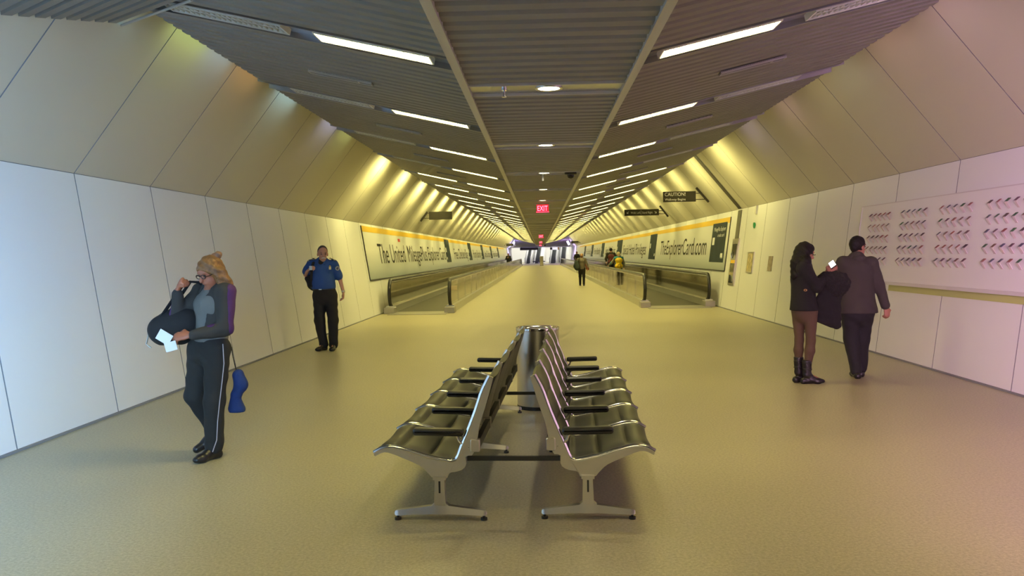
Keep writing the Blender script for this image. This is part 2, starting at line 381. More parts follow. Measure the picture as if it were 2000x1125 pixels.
# linear air slots between the light channels
def slot(parent=None):
    r = empty('air_diffuser'); a = MB(); L = .62; W = .05
    for (p, q) in (((-L / 2, -W, -.012), (L / 2, -W + .012, .012)), ((-L / 2, W - .012, -.012), (L / 2, W, .012)), ((-L / 2, -W, -.012), (-L / 2 + .012, W, .012)), ((L / 2 - .012, -W, -.012), (L / 2, W, .012)), ((L / 2 - .14, -W, -.012), (L / 2 - .125, W, .012))): a.box(p, q)
    a.build('frame', M_TRIM, r)
    c = MB()
    for i in range(4): c.box((-L / 2, -W + .02 + i * .02, -.006), (L / 2, -W + .026 + i * .02, .006))
    c.build('vane', M_RIB, r); d = MB(); d.box((-L / 2, -W, .004), (L / 2, W, .010)); d.build('backing', M_RIBGAP, r)
    return r
s0 = slot(); first = True
for k in range(0, 11):
    for s in (-1, 1):
        o = s0 if first else copy_tree(s0); first = False
        xm = XC + s * 1.94; o.location = (xm, Y0 + BAY * (k + .5) - (.05 if s < 0 else .12), sz(xm) - .014)
        o.rotation_euler = (0, -math.atan(.23) * s, 0 if s < 0 else math.pi * 0)
        side = 'left' if s < 0 else 'right'
        if k < 11: tag(o, 'thin framed air slot on the %s side of the ceiling, %s' % (side, NAMES[k]), 'air vent', 'air slots on the %s side' % side)
        else: tag(o, 'thin air slot further along the %s side of the ribbed ceiling' % side, 'air vent', 'far air slots on the %s side' % side)
# downlights in the centre strip
def down():
    r = empty('downlight'); a = MB(); a.lathe((0, 0, 0), [(.105, .008), (.105, -.006), (.085, -.006), (.080, .004)], 24); a.build('trim_ring', M_CHROME, r, True)
    b_ = MB(); b_.lathe((0, 0, 0), [(.084, -.002), (.05, .000), (.0005, .001)], 24); b_.build('lens', M_DOWN, r)  # lens widened to include the glow reflected on the steel bar
    return r
d0 = down()
for k in range(0, NB + 4):
    o = d0 if k == 0 else copy_tree(d0); o.location = (XC + .02, Y0 + BAY * k, ZS + .004)
    if k < 12: tag(o, 'round downlight in a steel crossbar of the centre strip, %s' % NAMES[k], 'downlight', 'near centre downlights')
    else: tag(o, 'small round downlight far along the centre strip of the ceiling', 'downlight', 'far centre downlights')
    area_light('downlight_beam', (XC + .02, Y0 + BAY * k, ZS - .02), (XC + .02, Y0 + BAY * k, 0), .09, .09, 9, (1.0, .90, .6), 110)
# sprinkler, pendant, dome camera
sp = empty('sprinkler', (-.25, Y0, ZS), label='small chrome sprinkler head on the nearest centre crossbar', cat='sprinkler')
a = MB(); a.cyl((0, 0), .022, -.006, .01, 16); a.cyl((0, 0), .008, -.05, 0, 10); a.build('stem', M_CHROME, sp, True)
a = MB(); a.cyl((0, 0), .018, -.056, -.05, 16); a.build('deflector', M_CHROME, sp)
sp = empty('ceiling_sensor', (XC, Y0 + BAY * 2 + .1, ZS), label='small dark sensor stub hanging from the third centre crossbar', cat='sensor')
a = MB(); a.cyl((0, 0), .035, -.02, .01, 16); a.build('base', M_DARKST, sp, True)
a = MB(); a.box((-.014, -.014, -.11), (.014, .014, -.02)); a.build('stem', M_DARKST, sp)
sp = empty('dome_camera', (.50, Y0 + BAY * 2, ZS), label='black dome security camera under the third centre crossbar', cat='camera')
a = MB(); a.lathe((0, 0, 0), [(.09, .02), (.095, -.025), (.07, -.035), (.0, -.035)], 24); a.build('housing', M_BLACK, sp, True)
a = MB(); a.lathe((0, 0, 0), [(.058, -.035), (.055, -.06), (.04, -.082), (.02, -.092), (.001, -.095)], 24); a.build('dome', mat('dark_dome', (.01, .01, .012), .08), sp, True)
sp = empty('dome_camera', (.62, 96, ZS), label='tiny dark ball camera far along the ceiling, right of the red signs', cat='camera')
a = MB(); a.lathe((0, 0, 0), [(.001, -.38), (.08, -.34), (.11, -.27), (.08, -.2), (.02, -.17), (.02, 0)], 16); a.build('dome', M_BLACK, sp, True)
# exit signs
def exit_sign(y, x, nth, sc=1):
    r = empty('exit_sign', (x, y, ZS), label='red glowing exit sign hanging over the passage, ' + nth, cat='exit sign', group='exit signs')
    a = MB(); a.box((-.19, -.035, -.03), (.19, .035, 0)); a.build('canopy', M_TRIM, r)
    a = MB(); a.box((-.15, -.008, -.21), (.15, .008, -.02)); a.build('panel', mat('exit_panel', (.5, .04, .05), .3, emis=.9, ecol=(1, .02, .04)), r)
    a = MB(); a.box((-.16, -.012, -.225), (.16, .012, -.205)); a.build('lower_rail', M_RED, r)
    t = text_mesh('lettering', 'EXIT', M_REDDIM, .13, .25, parent=r); orient(t, (-.125, -.012, -.185), (1, 0, 0), (0, 0, 1))
    return r
exit_sign(20.6, XC + .02, 'nearest and largest'); exit_sign(53, .11, 'second along'); exit_sign(81, .13, 'third along'); exit_sign(108, .13, 'farthest and smallest')

# ------------------------------------------------------------------ far end
PURP = (.55, .38, 1.0)
M_HALL = mat('bright_hall_wall', (.86, .86, .84), .6)
M_GREYP = mat('dark_bulkhead', (.20, .19, .20), .6)
m = MB()
m.add([(lx(0), YEND, 0), (lx(0), YHALL, 0), (LW1[0], YHALL, 2.62), (LW1[0], YEND, 2.45)], [(0, 1, 2, 3)])
m.add([(LW1[0], YEND, 2.45), (LW1[0], YHALL, 2.62), (-3.6, YHALL, 3.0), (-3.4, YEND, 4.15)], [(0, 1, 2, 3)])
tag(m.build('wall_end_left', M_WALL), kind='structure')
m = MB()
m.add([(rx(0), YEND, 0), (rx(0), YHALL, 0), (RW1[0], YHALL, 2.62), (RW1[0], YEND, 2.63)], [(3, 2, 1, 0)])
m.add([(RW1[0], YEND, 2.63), (RW1[0], YHALL, 2.62), (4.0, YHALL, 3.0), (3.8, YEND, 4.3)], [(3, 2, 1, 0)])
tag(m.build('wall_end_right', M_WALL), kind='structure')
m = MB(); m.add([(-4.5, YEND, 3.9), (5.0, YEND, 3.9), (5.3, YHALL, 2.72), (-4.8, YHALL, 2.72)], [(0, 1, 2, 3)])
tag(m.build('ceiling_end', M_GREYP), kind='structure')
m = MB(); m.box((-4.9, YHALL - .1, 2.62), (5.5, YHALL + .1, 2.78)); tag(m.build('trim_2', mat('white_header', (.85, .85, .85), .5)), kind='structure')
m = MB(); m.box((-9, YHALL, 2.7), (9, YHALL + .2, 7)); m.box((-9, YHALL + 26, 0), (9, YHALL + 26.2, 12)); m.box((-9, YHALL, 0), (-8.8, YHALL + 26, 12)); m.box((8.8, YHALL, 0), (9, YHALL + 26, 12)); m.box((-9, YHALL, 12), (9, YHALL + 26, 12.2))
m.box((-9, YHALL, 0), (-4.6, YHALL + .2, 2.7)); m.box((5.2, YHALL, 0), (9, YHALL + .2, 2.7))
tag(m.build('wall_hall', M_HALL), kind='structure')
area_light('hall_light', (0, YHALL + 7, 10), (0, YHALL + 12, 0), 14, 10, 2600, (1.0, .98, .92))
area_light('hall_front_light', (0, YHALL + .8, 6.5), (0, YHALL + 20, 2), 12, 2, 1000, (1.0, .98, .93))
for s, x, nm in ((-1, -3.75, 'left'), (1, 4.1, 'right')):
    o = empty('purple_tube_light', (x, 118.5, 3.05), label='short glowing purple light bar at the far %s corner of the ceiling' % nm, cat='light fixture')
    a = MB(); a.box((-.13, -.05, -.3), (.13, .05, .3), R=Matrix.Rotation(s * -.45, 3, 'Y')); a.build('tube', mat('purple_glow', (.8, .75, 1), .5, emis=10, ecol=(.62, .55, 1.0)), o)
    a = MB(); a.box((-.2, .05, -.36), (.2, .1, .36), R=Matrix.Rotation(s * -.45, 3, 'Y')); a.build('housing', M_PLATE, o)
    area_light('purple_wash', (x - s * .8, 121, 2.9), (x + s * .6, 123, 1.2), 1.2, 3, 420, (.48, .42, 1.0) if s < 0 else (.66, .42, 1.0))
# escalators
def escalator(x, w):
    r = empty('escalator', (x, YHALL + .5, 0), rz=-.10)
    n = 26; a = MB()
    for i in range(n): a.box((-w / 2, i * .40, 0), (w / 2, i * .40 + .42, .02 + i * .21))
    a.build('step', mat('dark_escalator_step', (.05, .055, .05), .5, .2), r)
    for s in (-1, 1):
        bl = MB(); q0 = s * (w / 2 + .03); q1 = s * (w / 2 + .16); xa, xb = sorted((q0, q1))
        bl.add([(xa, -.8, 0), (xa, 0, .95), (xa, n * .4, n * .21 + .95), (xa, n * .4, 0), (xb, -.8, 0), (xb, 0, .95), (xb, n * .4, n * .21 + .95), (xb, n * .4, 0)],
               [(0, 1, 2, 3), (4, 7, 6, 5), (0, 4, 5, 1), (1, 5, 6, 2), (2, 6, 7, 3)])
        bb = bl.build('balustrade', M_HALL, r)
        hr = MB(); xm = (xa + xb) / 2; hr.tube([(xm, -.75, .1), (xm, -.9, .5), (xm, -.7, .9), (xm, 0, 1.0), (xm, n * .4, n * .21 + 1.0)], .045, 8); hr.build('handrail', M_DARKST, r, True)
    return r
for x, w_, nm in ((-1.95, .60, 'leftmost of four'), (-.45, .75, 'second from left of four'), (2.15, .75, 'third from left of four'), (3.75, .75, 'rightmost of four')):
    o = escalator(x, w_); tag(o, 'escalator with dark steps in the bright far hall, ' + nm, 'escalator', 'escalators in the far hall')
o = empty('hanging_sign', (-1.75, YHALL - .6, 2.2), label='wide blank dark hanging sign in front of the left escalators', cat='sign')
a = MB(); a.box((-1.45, -.06, 0), (1.5, .06, .42)); a.build('panel', M_SIGN, o)
a = MB(); a.box((-1.2, -.02, .42), (-1.16, .02, .6)); a.box((1.2, -.02, .42), (1.24, .02, .6)); a.build('hanger', M_SIGN, o)
o = empty('hanging_sign', (2.2, YHALL - .6, 2.2), label='hanging sign of dark, white and yellow panels before the right escalators', cat='sign')
a = MB(); a.box((-.5, -.05, .0), (-.12, .05, .38)); a.build('dark_panel', M_SIGN, o)
a = MB(); a.box((-.12, -.05, .0), (.75, .05, .38)); a.build('white_panel', mat('added_panel_glow', (.9, .9, .9), .5, emis=.8, ecol=(1, 1, 1)), o)  # slight emission added to keep the white panel from going grey
a = MB(); a.box((.75, -.05, -.02), (.98, .05, .40)); a.build('yellow_panel', M_YEL, o)
a = MB(); a.box((-.4, -.02, .38), (-.36, .02, .6)); a.box((.6, -.02, .40), (.64, .02, .6)); a.build('hanger', M_SIGN, o)
o = empty('directory_post', (-.15, YHALL - 2.2, 0), label='low dark seating or planter cluster behind the far bin', cat='bench')
a = MB()
for s in (-1, 1): a.rbox((s * .55 - .45, -.3, .28), (s * .55 + .45, .3, .42), .04)
a.build('seat', M_BLACK, o); a = MB()
for x in (-.9, -.1, .1, .9): a.box((x - .02, -.25, 0), (x + .02, .25, .28))
a.build('leg', M_STEEL, o)
o.name = 'far_bench'

# ------------------------------------------------------------------ wall graphics and fittings
def on_wall(side, y, z, off=0.0):
    x = (lx(z) + off) if side < 0 else (rx(z) - off); return Vector((x, y, z))
def wall_quad(m, side, y0, y1, z0, z1, off, th, mi=0):
    v = [on_wall(side, y0, z0, off), on_wall(side, y1, z0, off), on_wall(side, y1, z1, off), on_wall(side, y0, z1, off),
         on_wall(side, y0, z0, off + th), on_wall(side, y1, z0, off + th), on_wall(side, y1, z1, off + th), on_wall(side, y0, z1, off + th)]
    return m.add(v, [(0, 3, 2, 1), (4, 5, 6, 7), (0, 1, 5, 4), (1, 2, 6, 5), (2, 3, 7, 6), (3, 0, 4, 7)] if side > 0 else [(0, 1, 2, 3), (4, 7, 6, 5), (0, 4, 5, 1), (1, 5, 6, 2), (2, 6, 7, 3), (3, 7, 4, 0)], mi)
def wall_text(side, s, y_start, width, z, h, m, parent, off, name='lettering'):
    t = text_mesh(name, s, m, h, width, parent=parent)
    if side < 0: orient(t, on_wall(-1, y_start, z, off), (0, 1, 0), on_wall(-1, 0, 1) - on_wall(-1, 0, 0))
    else: orient(t, on_wall(1, y_start, z, off), (0, -1, 0), on_wall(1, 0, 1) - on_wall(1, 0, 0))
    return t
def banner(side, y0, y1, z0, zt, cards, texts, label, extra=None):
    r = empty('advertising_banner', (0, 0, 0), label=label, cat='advertisement')
    m = MB(); n = 12
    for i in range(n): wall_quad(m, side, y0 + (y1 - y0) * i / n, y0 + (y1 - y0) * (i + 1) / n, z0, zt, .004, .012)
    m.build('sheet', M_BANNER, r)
    m = MB(); wall_quad(m, side, y0, y1, zt - .155, zt, .017, .004); m.build('yellow_stripe', M_YEL, r)
    m = MB(); wall_quad(m, side, y0 - .03, y0, z0, zt, .004, .02); wall_quad(m, side, y0, y1, z0 - .035, z0, .004, .02); m.build('edge_frame', M_DARKST, r)
    for (c0, c1) in cards:
        m = MB(); wall_quad(m, side, c0, c1, 1.22, 2.35, .017, .005); c = m.build('card_picture', M_CARD, r)
        q = MB(); wall_quad(q, side, c1 - .46 if side > 0 else c0 + .12, c1 - .16 if side > 0 else c0 + .42, 1.72, 1.94, .023, .002)
        wall_quad(q, side, c0 + .16, c0 + .42, 1.36, 1.48, .023, .002)
        q.build('card_mark', M_WHITEINK, c)
    for (s, ya, wd) in texts: wall_text(side, s, ya, wd, 1.43 if side > 0 else 1.36, .60, M_INK, r, .020)
    return r
cR = [(23.22, 25.10), (36.9, 39.1), (52.2, 55.6), (66.5, 69.5), (80, 83), (93, 96)]
bR = banner(1, 22.92, 108.0, 1.01, 2.47, cR, [('TheExplorerCard.com', 35.5, 9.75), ('Special Hotel Privileges', 51.3, 11.0), ('Special Car Savings', 65.0, 8.4),
           ('Priority Boarding', 78.6, 8.0), ('Free Checked Bag', 91.6, 7.8)], 'long white advertising banner with yellow top stripe reading TheExplorerCard.com on right wall')
t = wall_text(1, 'MileagePlus Explorer', 24.85, 1.52, 2.12, .12, M_WHITEINK, bR, .024); t = wall_text(1, 'credit card', 24.3, .85, 1.95, .10, M_WHITEINK, bR, .024); t = wall_text(1, 'VISA', 23.68, .36, 1.33, .13, M_WHITEINK, bR, .024)
cL = [(40.3, 42.3), (53.3, 55.6), (65, 67.4), (77, 79.6), (90, 93)]
bL = banner(-1, 21.66, 108.0, .95, 2.38, cL, [('The United', 23.35, 4.6), ('MileagePlus Explorer Card', 28.6, 11.3), ('Free Checked Bag', 44.2, 8.2), ('Priority Boarding', 56.8, 7.4),
           ('United Club Passes', 68.4, 7.8), ('TheExplorerCard.com', 80.6, 8.6)], 'long white wall banner, yellow top stripe, reading The United MileagePlus Explorer Card')
m = MB(); wall_quad(m, -1, 27.0, 27.38, 2.03, 2.13, .02, .003); m.build('red_mark', mat('red_ink', (.6, .05, .04), .5), bL)
# large board of small folded tags
ART = empty('tag_artwork', (0, 0, 0), label='wide white wall board carrying rows of small folded paper tags, right wall', cat='artwork')
m = MB(); wall_quad(m, 1, 4.0, 13.45, 1.06, 2.20, .0, .06); m.build('board', M_BOARD, ART)
m = MB(); wall_quad(m, 1, 4.0, 13.47, 1.02, 1.062, .0, .085); wall_quad(m, 1, 13.45, 13.47, 1.02, 2.21, 0, .068); wall_quad(m, 1, 4.0, 13.47, 2.20, 2.212, 0, .068); m.build('frame', mat('board_edge', (.66, .62, .62), .4), ART)
m = MB(); wall_quad(m, 1, 4.0, 12.2, .93, 1.02, .002, .01); m.build('painted_green_light', mat('painted_green_light', (.50, .52, .20), .5), ART)  # yellow-green light and shade under the board, painted as a strip
tagcols = [(.26, .08, .08), (.09, .05, .06), (.18, .09, .08), (.10, .09, .15), (.05, .12, .06), (.15, .07, .11), (.30, .12, .11), (.12, .11, .14)]
tags = []
for ci, c in enumerate(tagcols):
    m = MB()   # folded card with its crease standing out from the board
    for (za, ya, zb, yb, mi) in ((.052, 0, .014, -.044, 0), (.014, -.044, -.062, 0, 1)):
        m.add([(-.024, ya, za), (.024, ya, za), (.024, yb, zb), (-.024, yb, zb), (-.024, ya, za - .007), (.024, ya, za - .007), (.024, yb, zb - .006), (-.024, yb, zb - .006)],
              [(0, 1, 2, 3), (7, 6, 5, 4), (0, 3, 7, 4), (1, 5, 6, 2)], mi)
    tags.append(m.build('folded_tag', [mat('tag_ink_%d' % ci, c, .5), mat('tag_paper', (.70, .60, .60), .6)]))
cnt = 0
Rw = Matrix.Rotation(-math.pi / 2, 3, 'Z')
for g in range(4):
    for row in range(5):
        for c in range(5):
            y = 13.0 - g * 1.13 - c * (.165 + .004 * g) - .006 * row; z = 2.02 - row * .166
            q = random.choice(range(8)) if g else random.choice((0, 2, 5, 6, 1))
            o = tags[q] if tags[q].parent is None else tags[q].copy()
            if o.parent is None and o.name not in COL.objects: COL.objects.link(o)
            if o is not tags[q]: COL.objects.link(o) if o.name not in COL.objects else None
            o.parent = ART; o.location = on_wall(1, y, z, .066); o.rotation_euler = (0, 0, math.pi / 2 * -1 + random.uniform(-.1, .1)); cnt += 1
for t_ in tags:
    if t_.parent is None: D.objects.remove(t_)
# tall recess strips by the banner
o = empty('extinguisher_cabinet', (0, 0, 0), label='tall narrow glass fronted steel cabinet set in right wall beside the banner', cat='cabinet')
m = MB(); wall_quad(m, 1, 21.62, 22.30, .64, 1.86, .0, .03); m.build('frame', M_STEEL, o)
m = MB(); wall_quad(m, 1, 21.72, 22.20, .70, 1.72, .03, .006); m.build('door', mat('dark_mirror', (.16, .17, .13), .08, .9), o)
m = MB(); wall_quad(m, 1, 21.74, 22.18, 1.22, 1.30, .036, .004); m.build('yellow_label', M_YEL, o)
m = MB(); m.tube([on_wall(1, 22.1, 1.35, .05), on_wall(1, 22.1, 1.45, .07), on_wall(1, 22.1, 1.52, .05)], .012, 8); m.build('handle', M_CHROME, o, True)
m = MB(); wall_quad(m, 1, 21.78, 22.14, 1.86, 2.60, .0, .02); tag(m.build('cover_strip', mat('olive_metal', (.16, .15, .11), .4, .5)), 'grey green metal cover strip above the tall narrow cabinet', 'cover strip')
m = MB(); a_ = Vector((RW1[0], 0, RW1[1])); c_ = Vector((RW2[0], 0, RW2[1])); dd = (c_ - a_).normalized(); nn = Vector((-dd.z, 0, dd.x)); nn = nn if nn.x < 0 else -nn
v = [a_ + dd * .02 + nn * .012, c_ - dd * .1 + nn * .012]
m.add([(v[0].x, 21.8, v[0].z), (v[0].x, 22.12, v[0].z), (v[1].x, 22.12, v[1].z), (v[1].x, 21.8, v[1].z)], [(0, 1, 2, 3)])
tag(m.build('trim_3', mat('dark_reveal', (.07, .065, .05), .6)), kind='structure')
o = empty('framed_notice', label='framed paper notice on right wall between cabinet and plain plaque', cat='notice')
m = MB(); wall_quad(m, 1, 19.98, 20.56, 1.0, 1.51, 0, .02); m.build('frame', M_STEEL, o)
m = MB(); wall_quad(m, 1, 20.04, 20.50, 1.04, 1.47, .02, .003); m.build('paper', mat('notice_print', (.50, .42, .22), .5, vary=.5, vscale=9), o)
m = MB(); wall_quad(m, 1, 18.38, 18.70, 1.08, 1.41, 0, .012); tag(m.build('wall_plaque', mat('plaque', (.30, .25, .18), .5, vary=.3, vscale=12)), 'small plain bronze plaque on right wall, right of the framed notice', 'plaque')
m = MB(); m.tube([on_wall(1, 20.3, 2.15, 0), on_wall(1, 20.3, 2.15, .03)], .07, 16); tag(m.build('green_disc', mat('green_disc', (.02, .28, .08), .4)), 'small round green marker high on right wall above the framed notice', 'marker')
m = MB(); wall_quad(m, 1, 20.2, 20.34, 2.42, 2.62, 0, .05); tag(m.build('wall_box', mat('wall_box', (.6, .6, .55), .5)), 'small white box at the top of the right wall above the green marker', 'wall box')

# bracket signs
def bracket_sign(side, y, x_in, x_out, z0, z1, label, lines=(), foot=None):
    # panel across the passage carried by an inclined bar on the sloping wall
    r = empty('wayfinding_sign', (0, y, 0), label=label, cat='sign')
    m = MB(); xa, xb = sorted((x_in, x_out)); m.box((xa, -.05, z0), (xb, .05, z1)); m.build('panel', M_SIGN, r)
    (p, q) = foot
    m = MB(); m.tube([(p[0], 0, p[1]), (q[0], 0, q[1])], .035, 8); m.build('mounting_bar', M_SIGN, r)
    m = MB()
    for zz in (z0 + .06, z1 - .06):
        t = (zz - p[1]) / (q[1] - p[1]); t = max(0, min(1, t)); xw = p[0] + (q[0] - p[0]) * t
        m.tube([(x_out, 0, zz), (xw, 0, zz)], .012, 6)
    m.build('strut', M_SIGN, r)
    for (s, x, z, h, wd) in lines:
        t = text_mesh('lettering', s, M_WHITEINK, h, wd, parent=r); orient(t, (x, -.056, z), (1, 0, 0), (0, 0, 1))
    return r
bracket_sign(-1, 30.5, -3.20, -4.04, 2.88, 3.17, 'blank dark wayfinding sign on a bracket over the left walkway', foot=((-4.36, 2.83), (-4.10, 3.17)))
cs = bracket_sign(1, 24.5, 3.64, 4.58, 3.0, 3.30, 'dark caution sign on a bracket over right walkway, white letters reading CAUTION!', [('CAUTION!', 3.68, 3.17, .105, .60), ('Walkway Begins', 3.68, 3.04, .065, .60)], foot=((4.96, 2.98), (4.60, 3.40)))
ws = bracket_sign(1, 32.3, 3.30, 4.62, 2.96, 3.20, 'long dark sign on a bracket reading Walk Left, Stand Right', [('Walk Left', 3.54, 3.035, .085, .37), ('Stand Right', 3.98, 3.035, .085, .40)], foot=((4.98, 2.90), (4.66, 3.32)))
m = MB(); m.box((3.93, -.057, 3.0), (3.942, -.054, 3.16)); m.build('divider', M_WHITEINK, ws)
for x, s in ((3.43, -1), (4.49, 1)):
    m = MB(); m.tube([(x - s * .035, -.056, 3.12), (x + s * .035, -.056, 3.05)], .010, 6); m.tube([(x + s * .035, -.056, 3.10), (x + s * .035, -.056, 3.045), (x - s * .025, -.056, 3.045)], .009, 6); m.build('arrow', M_WHITEINK, ws)
bracket_sign(-1, 106, -3.30, -4.25, 2.62, 2.95, 'small dark wayfinding sign near the far end of the left wall', foot=((-4.5, 2.7), (-4.28, 2.98)))
bracket_sign(1, 104, 3.95, 4.85, 2.78, 3.08, 'small dark wayfinding sign near the far end of the right wall', [('Walk Left | Stand Right', 4.0, 2.88, .08, .8)], foot=((5.14, 2.8), (4.95, 3.05)))

# ------------------------------------------------------------------ moving walkways
def walkway(side, xi, xo, y0, y1, label):
    # xi: balustrade next to the passage, xo: balustrade next to the wall
    r = empty('moving_walkway', (0, y0, 0), label=label, cat='moving walkway', group='moving walkways'); Lg = y1 - y0
    xa, xb = sorted((xi, xo))
    m = MB(); m.box((xa, -.0, .0), (xb, Lg, .012)); n = 40
    m.build('tread', M_TREAD, r)
    m = MB(); m.box((xa + .04, -.55, .0), (xb - .04, .0, .016)); m.box((xa + .1, 0, .012), (xb - .1, .5, .018)); m.build('comb_plate', M_COMB, r)
    m = MB(); m.box((xa + .04, Lg, 0), (xb - .04, Lg + .5, .016)); m.build('comb_plate', M_COMB, r)
    for x, inner in ((xi, True), (xo, False)):
        bl = empty('balustrade'); bl.parent = r
        s = 1 if x == xb else -1
        m = MB(); m.box((x - .09, .1, 0), (x + .09, Lg - .1, .17)); m.box((x - .11, .1, .17), (x + .11, Lg - .1, .20)); m.build('skirt', M_BALST, bl)
        m = MB(); m.box((x - .008, .12, .20), (x + .008, Lg - .12, .88)); m.build('glass_panel', M_GLASS if inner else M_SMOKE, bl)
        # handrail loop with round newels
        pts = []
        zc, R = .55, .36
        for i in range(13):
            t = -math.pi / 2 + .15 + (math.pi - .15) * i / 12; pts.append((x, .30 - R * math.cos(t) * .80, zc + R * math.sin(t)))
        pts = [(x, .30, .20)] + pts[:]
        far = [(x, Lg - p[1], p[2]) for p in reversed(pts)]
        m = MB(); m.tube(pts + far, .048, 10, flat=1.0); m.build('handrail', M_RUBBER, bl, True)
        m = MB(); m.tube([(p[0], p[1] + .065 if p[1] < Lg / 2 else p[1] - .065, p[2] - (.05 if p[2] > .7 else 0)) for p in pts[1:]] + [(x, 1.2, .84)], .026, 8); m.tube([(x, 1, .855), (x, Lg - 1, .855)], .022, 8); m.build('newel_guide', M_CHROME, bl, True)
        m = MB(); m.rbox((x - .14, -.10, 0), (x + .14, .32, .17), .02); m.build('newel_base', M_COMB, bl)
        m = MB(); m.box((x - .14, Lg - .3, 0), (x + .14, Lg + .05, .17)); m.build('newel_base', M_COMB, bl)
        m = MB(); m.cyl((x, .30), .05, .17, .20, 14); m.build('rail_inlet', M_BLACK, bl)
        # joints of the glass panels
        if inner:
            m = MB()
            for i in range(1, int(Lg / 2.4)):
                m.box((x - .010, i * 2.4 - .004, .2), (x + .010, i * 2.4 + .004, .86))
            m.build('panel_joint', M_BALST, bl)
    return r
walkway(-1, -2.46, -4.10, 22.35, 111.5, 'moving walkway with dark treads along the left wall')
walkway(1, 2.92, 4.70, 23.2, 114.5, 'moving walkway with dark treads along the right wall')
m = MB(); m.rbox((-.07, -.01, -.07), (.10, .02, .05), .01, 0, None); o = m.build('notice_plate', mat('plate_beige', (.6, .5, .32), .4)); o.location = (-2.36, 22.5, .68); tag(o, 'small beige notice plate on the left walkway newel', 'notice')

# ------------------------------------------------------------------ bins
def bin_(x, y, h, r_, label):
    r = empty('trash_can', (x, y, 0), label=label, cat='trash can')
    m = MB(); m.lathe((0, 0, 0), [(r_ * .99, 0), (r_ * .99, .02), (r_, .03), (r_, h - .03), (r_ * 1.0, h - .03)], 48); m.build('body', M_STEEL, r, True)
    m = MB(); m.lathe((0, 0, 0), [(r_, h - .03), (r_ * 1.03, h - .025), (r_ * 1.03, h - .004), (r_ * .99, h), (r_ * .80, h - .004), (r_ * .72, h - .02), (r_ * .70, h - .12)], 48); m.build('rim', M_CHROME, r, True)
    m = MB(); m.lathe((0, 0, 0), [(r_ * .71, h - .10), (r_ * .4, h - .13), (.001, h - .13)], 32); m.build('liner', M_BLACK, r)
    m = MB(); m.lathe((0, 0, 0), [(r_ * .97, 0), (r_ * 1.01, .0), (r_ * 1.01, .035), (r_ * .97, .035)], 48); m.build('base_ring', M_DARKST, r)
    return r
bin_(-.035, 8.36, .815, .215, 'tall brushed steel cylindrical trash can at the far end of the benches')
bin_(.24, 109.3, 1.25, .24, 'small distant steel trash can in the passage before the escalators')

# ------------------------------------------------------------------ tandem benches
TOP = [(-.307, .842), (-.262, .755), (-.222, .640), (-.176, .525), (-.136, .430), (-.108, .362), (-.085, .345), (-.052, .343), (.064, .366), (.180, .402), (.270, .424), (.335, .420), (.388, .392)]
BOT = [(.382, .378), (.330, .402), (.285, .396), (.195, .360), (.110, .320), (.060, .272), (.035, .250), (-.040, .250), (-.055, .280), (-.122, .295), (-.157, .325), (-.157, .382), (-.198, .388), (-.226, .482), (-.243, .570), (-.285, .697), (-.325, .838)]
def smooth_poly(P, n=4):
    out = []
    for i in range(len(P) - 1):
        p0 = P[max(i - 1, 0)]; p1 = P[i]; p2 = P[i + 1]; p3 = P[min(i + 2, len(P) - 1)]
        for k in range(n):
            t = k / n; a = []
            for d in (0, 1):
                a.append(.5 * (2 * p1[d] + (p2[d] - p0[d]) * t + (2 * p0[d] - 5 * p1[d] + 4 * p2[d] - p3[d]) * t * t + (3 * p1[d] - p0[d] - 3 * p2[d] + p3[d]) * t ** 3))
            out.append(tuple(a))
    out.append(P[-1]); return out
TS = smooth_poly(TOP, 5)
# arc length parameter of the top contour
al = [0.0]
for a_, b_ in zip(TS[:-1], TS[1:]): al.append(al[-1] + math.hypot(b_[0] - a_[0], b_[1] - a_[1]))
def tpt(s):
    s = max(0, min(al[-1], s))
    for i in range(len(al) - 1):
        if s <= al[i + 1]:
            t = (s - al[i]) / (al[i + 1] - al[i]); p = TS[i]; q = TS[i + 1]
            dx, dz = q[0] - p[0], q[1] - p[1]; l = math.hypot(dx, dz); return (p[0] + dx * t, p[1] + dz * t, -dz / l, dx / l)
    return (*TS[-1], 0, 1)
CROOK = al[5 * 5 + 2]
def frame_mesh(sx, thick=.03):
    # strip quads between top and bottom contours: robust for the concave casting
    m = MB(); TT = TS; BB = smooth_poly(BOT, 5)[::-1]
    n = 60
    def samp(P, t):
        L = [0]; 
        for a, b in zip(P[:-1], P[1:]): L.append(L[-1] + math.hypot(b[0] - a[0], b[1] - a[1]))
        s = t * L[-1]
        for i in range(len(L) - 1):
            if s <= L[i + 1] + 1e-9:
                u = (s - L[i]) / max(1e-9, L[i + 1] - L[i]); return (P[i][0] + (P[i + 1][0] - P[i][0]) * u, P[i][1] + (P[i + 1][1] - P[i][1]) * u)
        return P[-1]
    # matched stations so the web stays tidy
    st = [(0, 0)]; keyT = [0, .28, .52, .60, .72, .85, 1]; keyB = [0, .32, .585, .66, .80, .90, 1]
    ts = []; bs = []
    for i in range(n + 1):
        t = i / n; ts.append(samp(TT, t)); bs.append(samp(BB, float(np.interp(t, keyT, keyB))))
    v = []
    for i in range(n + 1):
        for (p, y) in ((ts[i], -thick / 2), (ts[i], thick / 2), (bs[i], thick / 2), (bs[i], -thick / 2)): v.append((sx * p[0], y, p[1]))
    f_ = []
    for i in range(n):
        for j in range(4): f_.append((i * 4 + j, i * 4 + (j + 1) % 4, (i + 1) * 4 + (j + 1) % 4, (i + 1) * 4 + j))
    f_ += [(3, 2, 1, 0), (n * 4, n * 4 + 1, n * 4 + 2, n * 4 + 3)]
    m.add(v, f_, 0)
    m.tube([(sx * (p[0] + .0), 0, p[1] + .004) for p in TS[::2] + [TS[-1]]], .0135, 8, 1, flat=1.2)
    return m
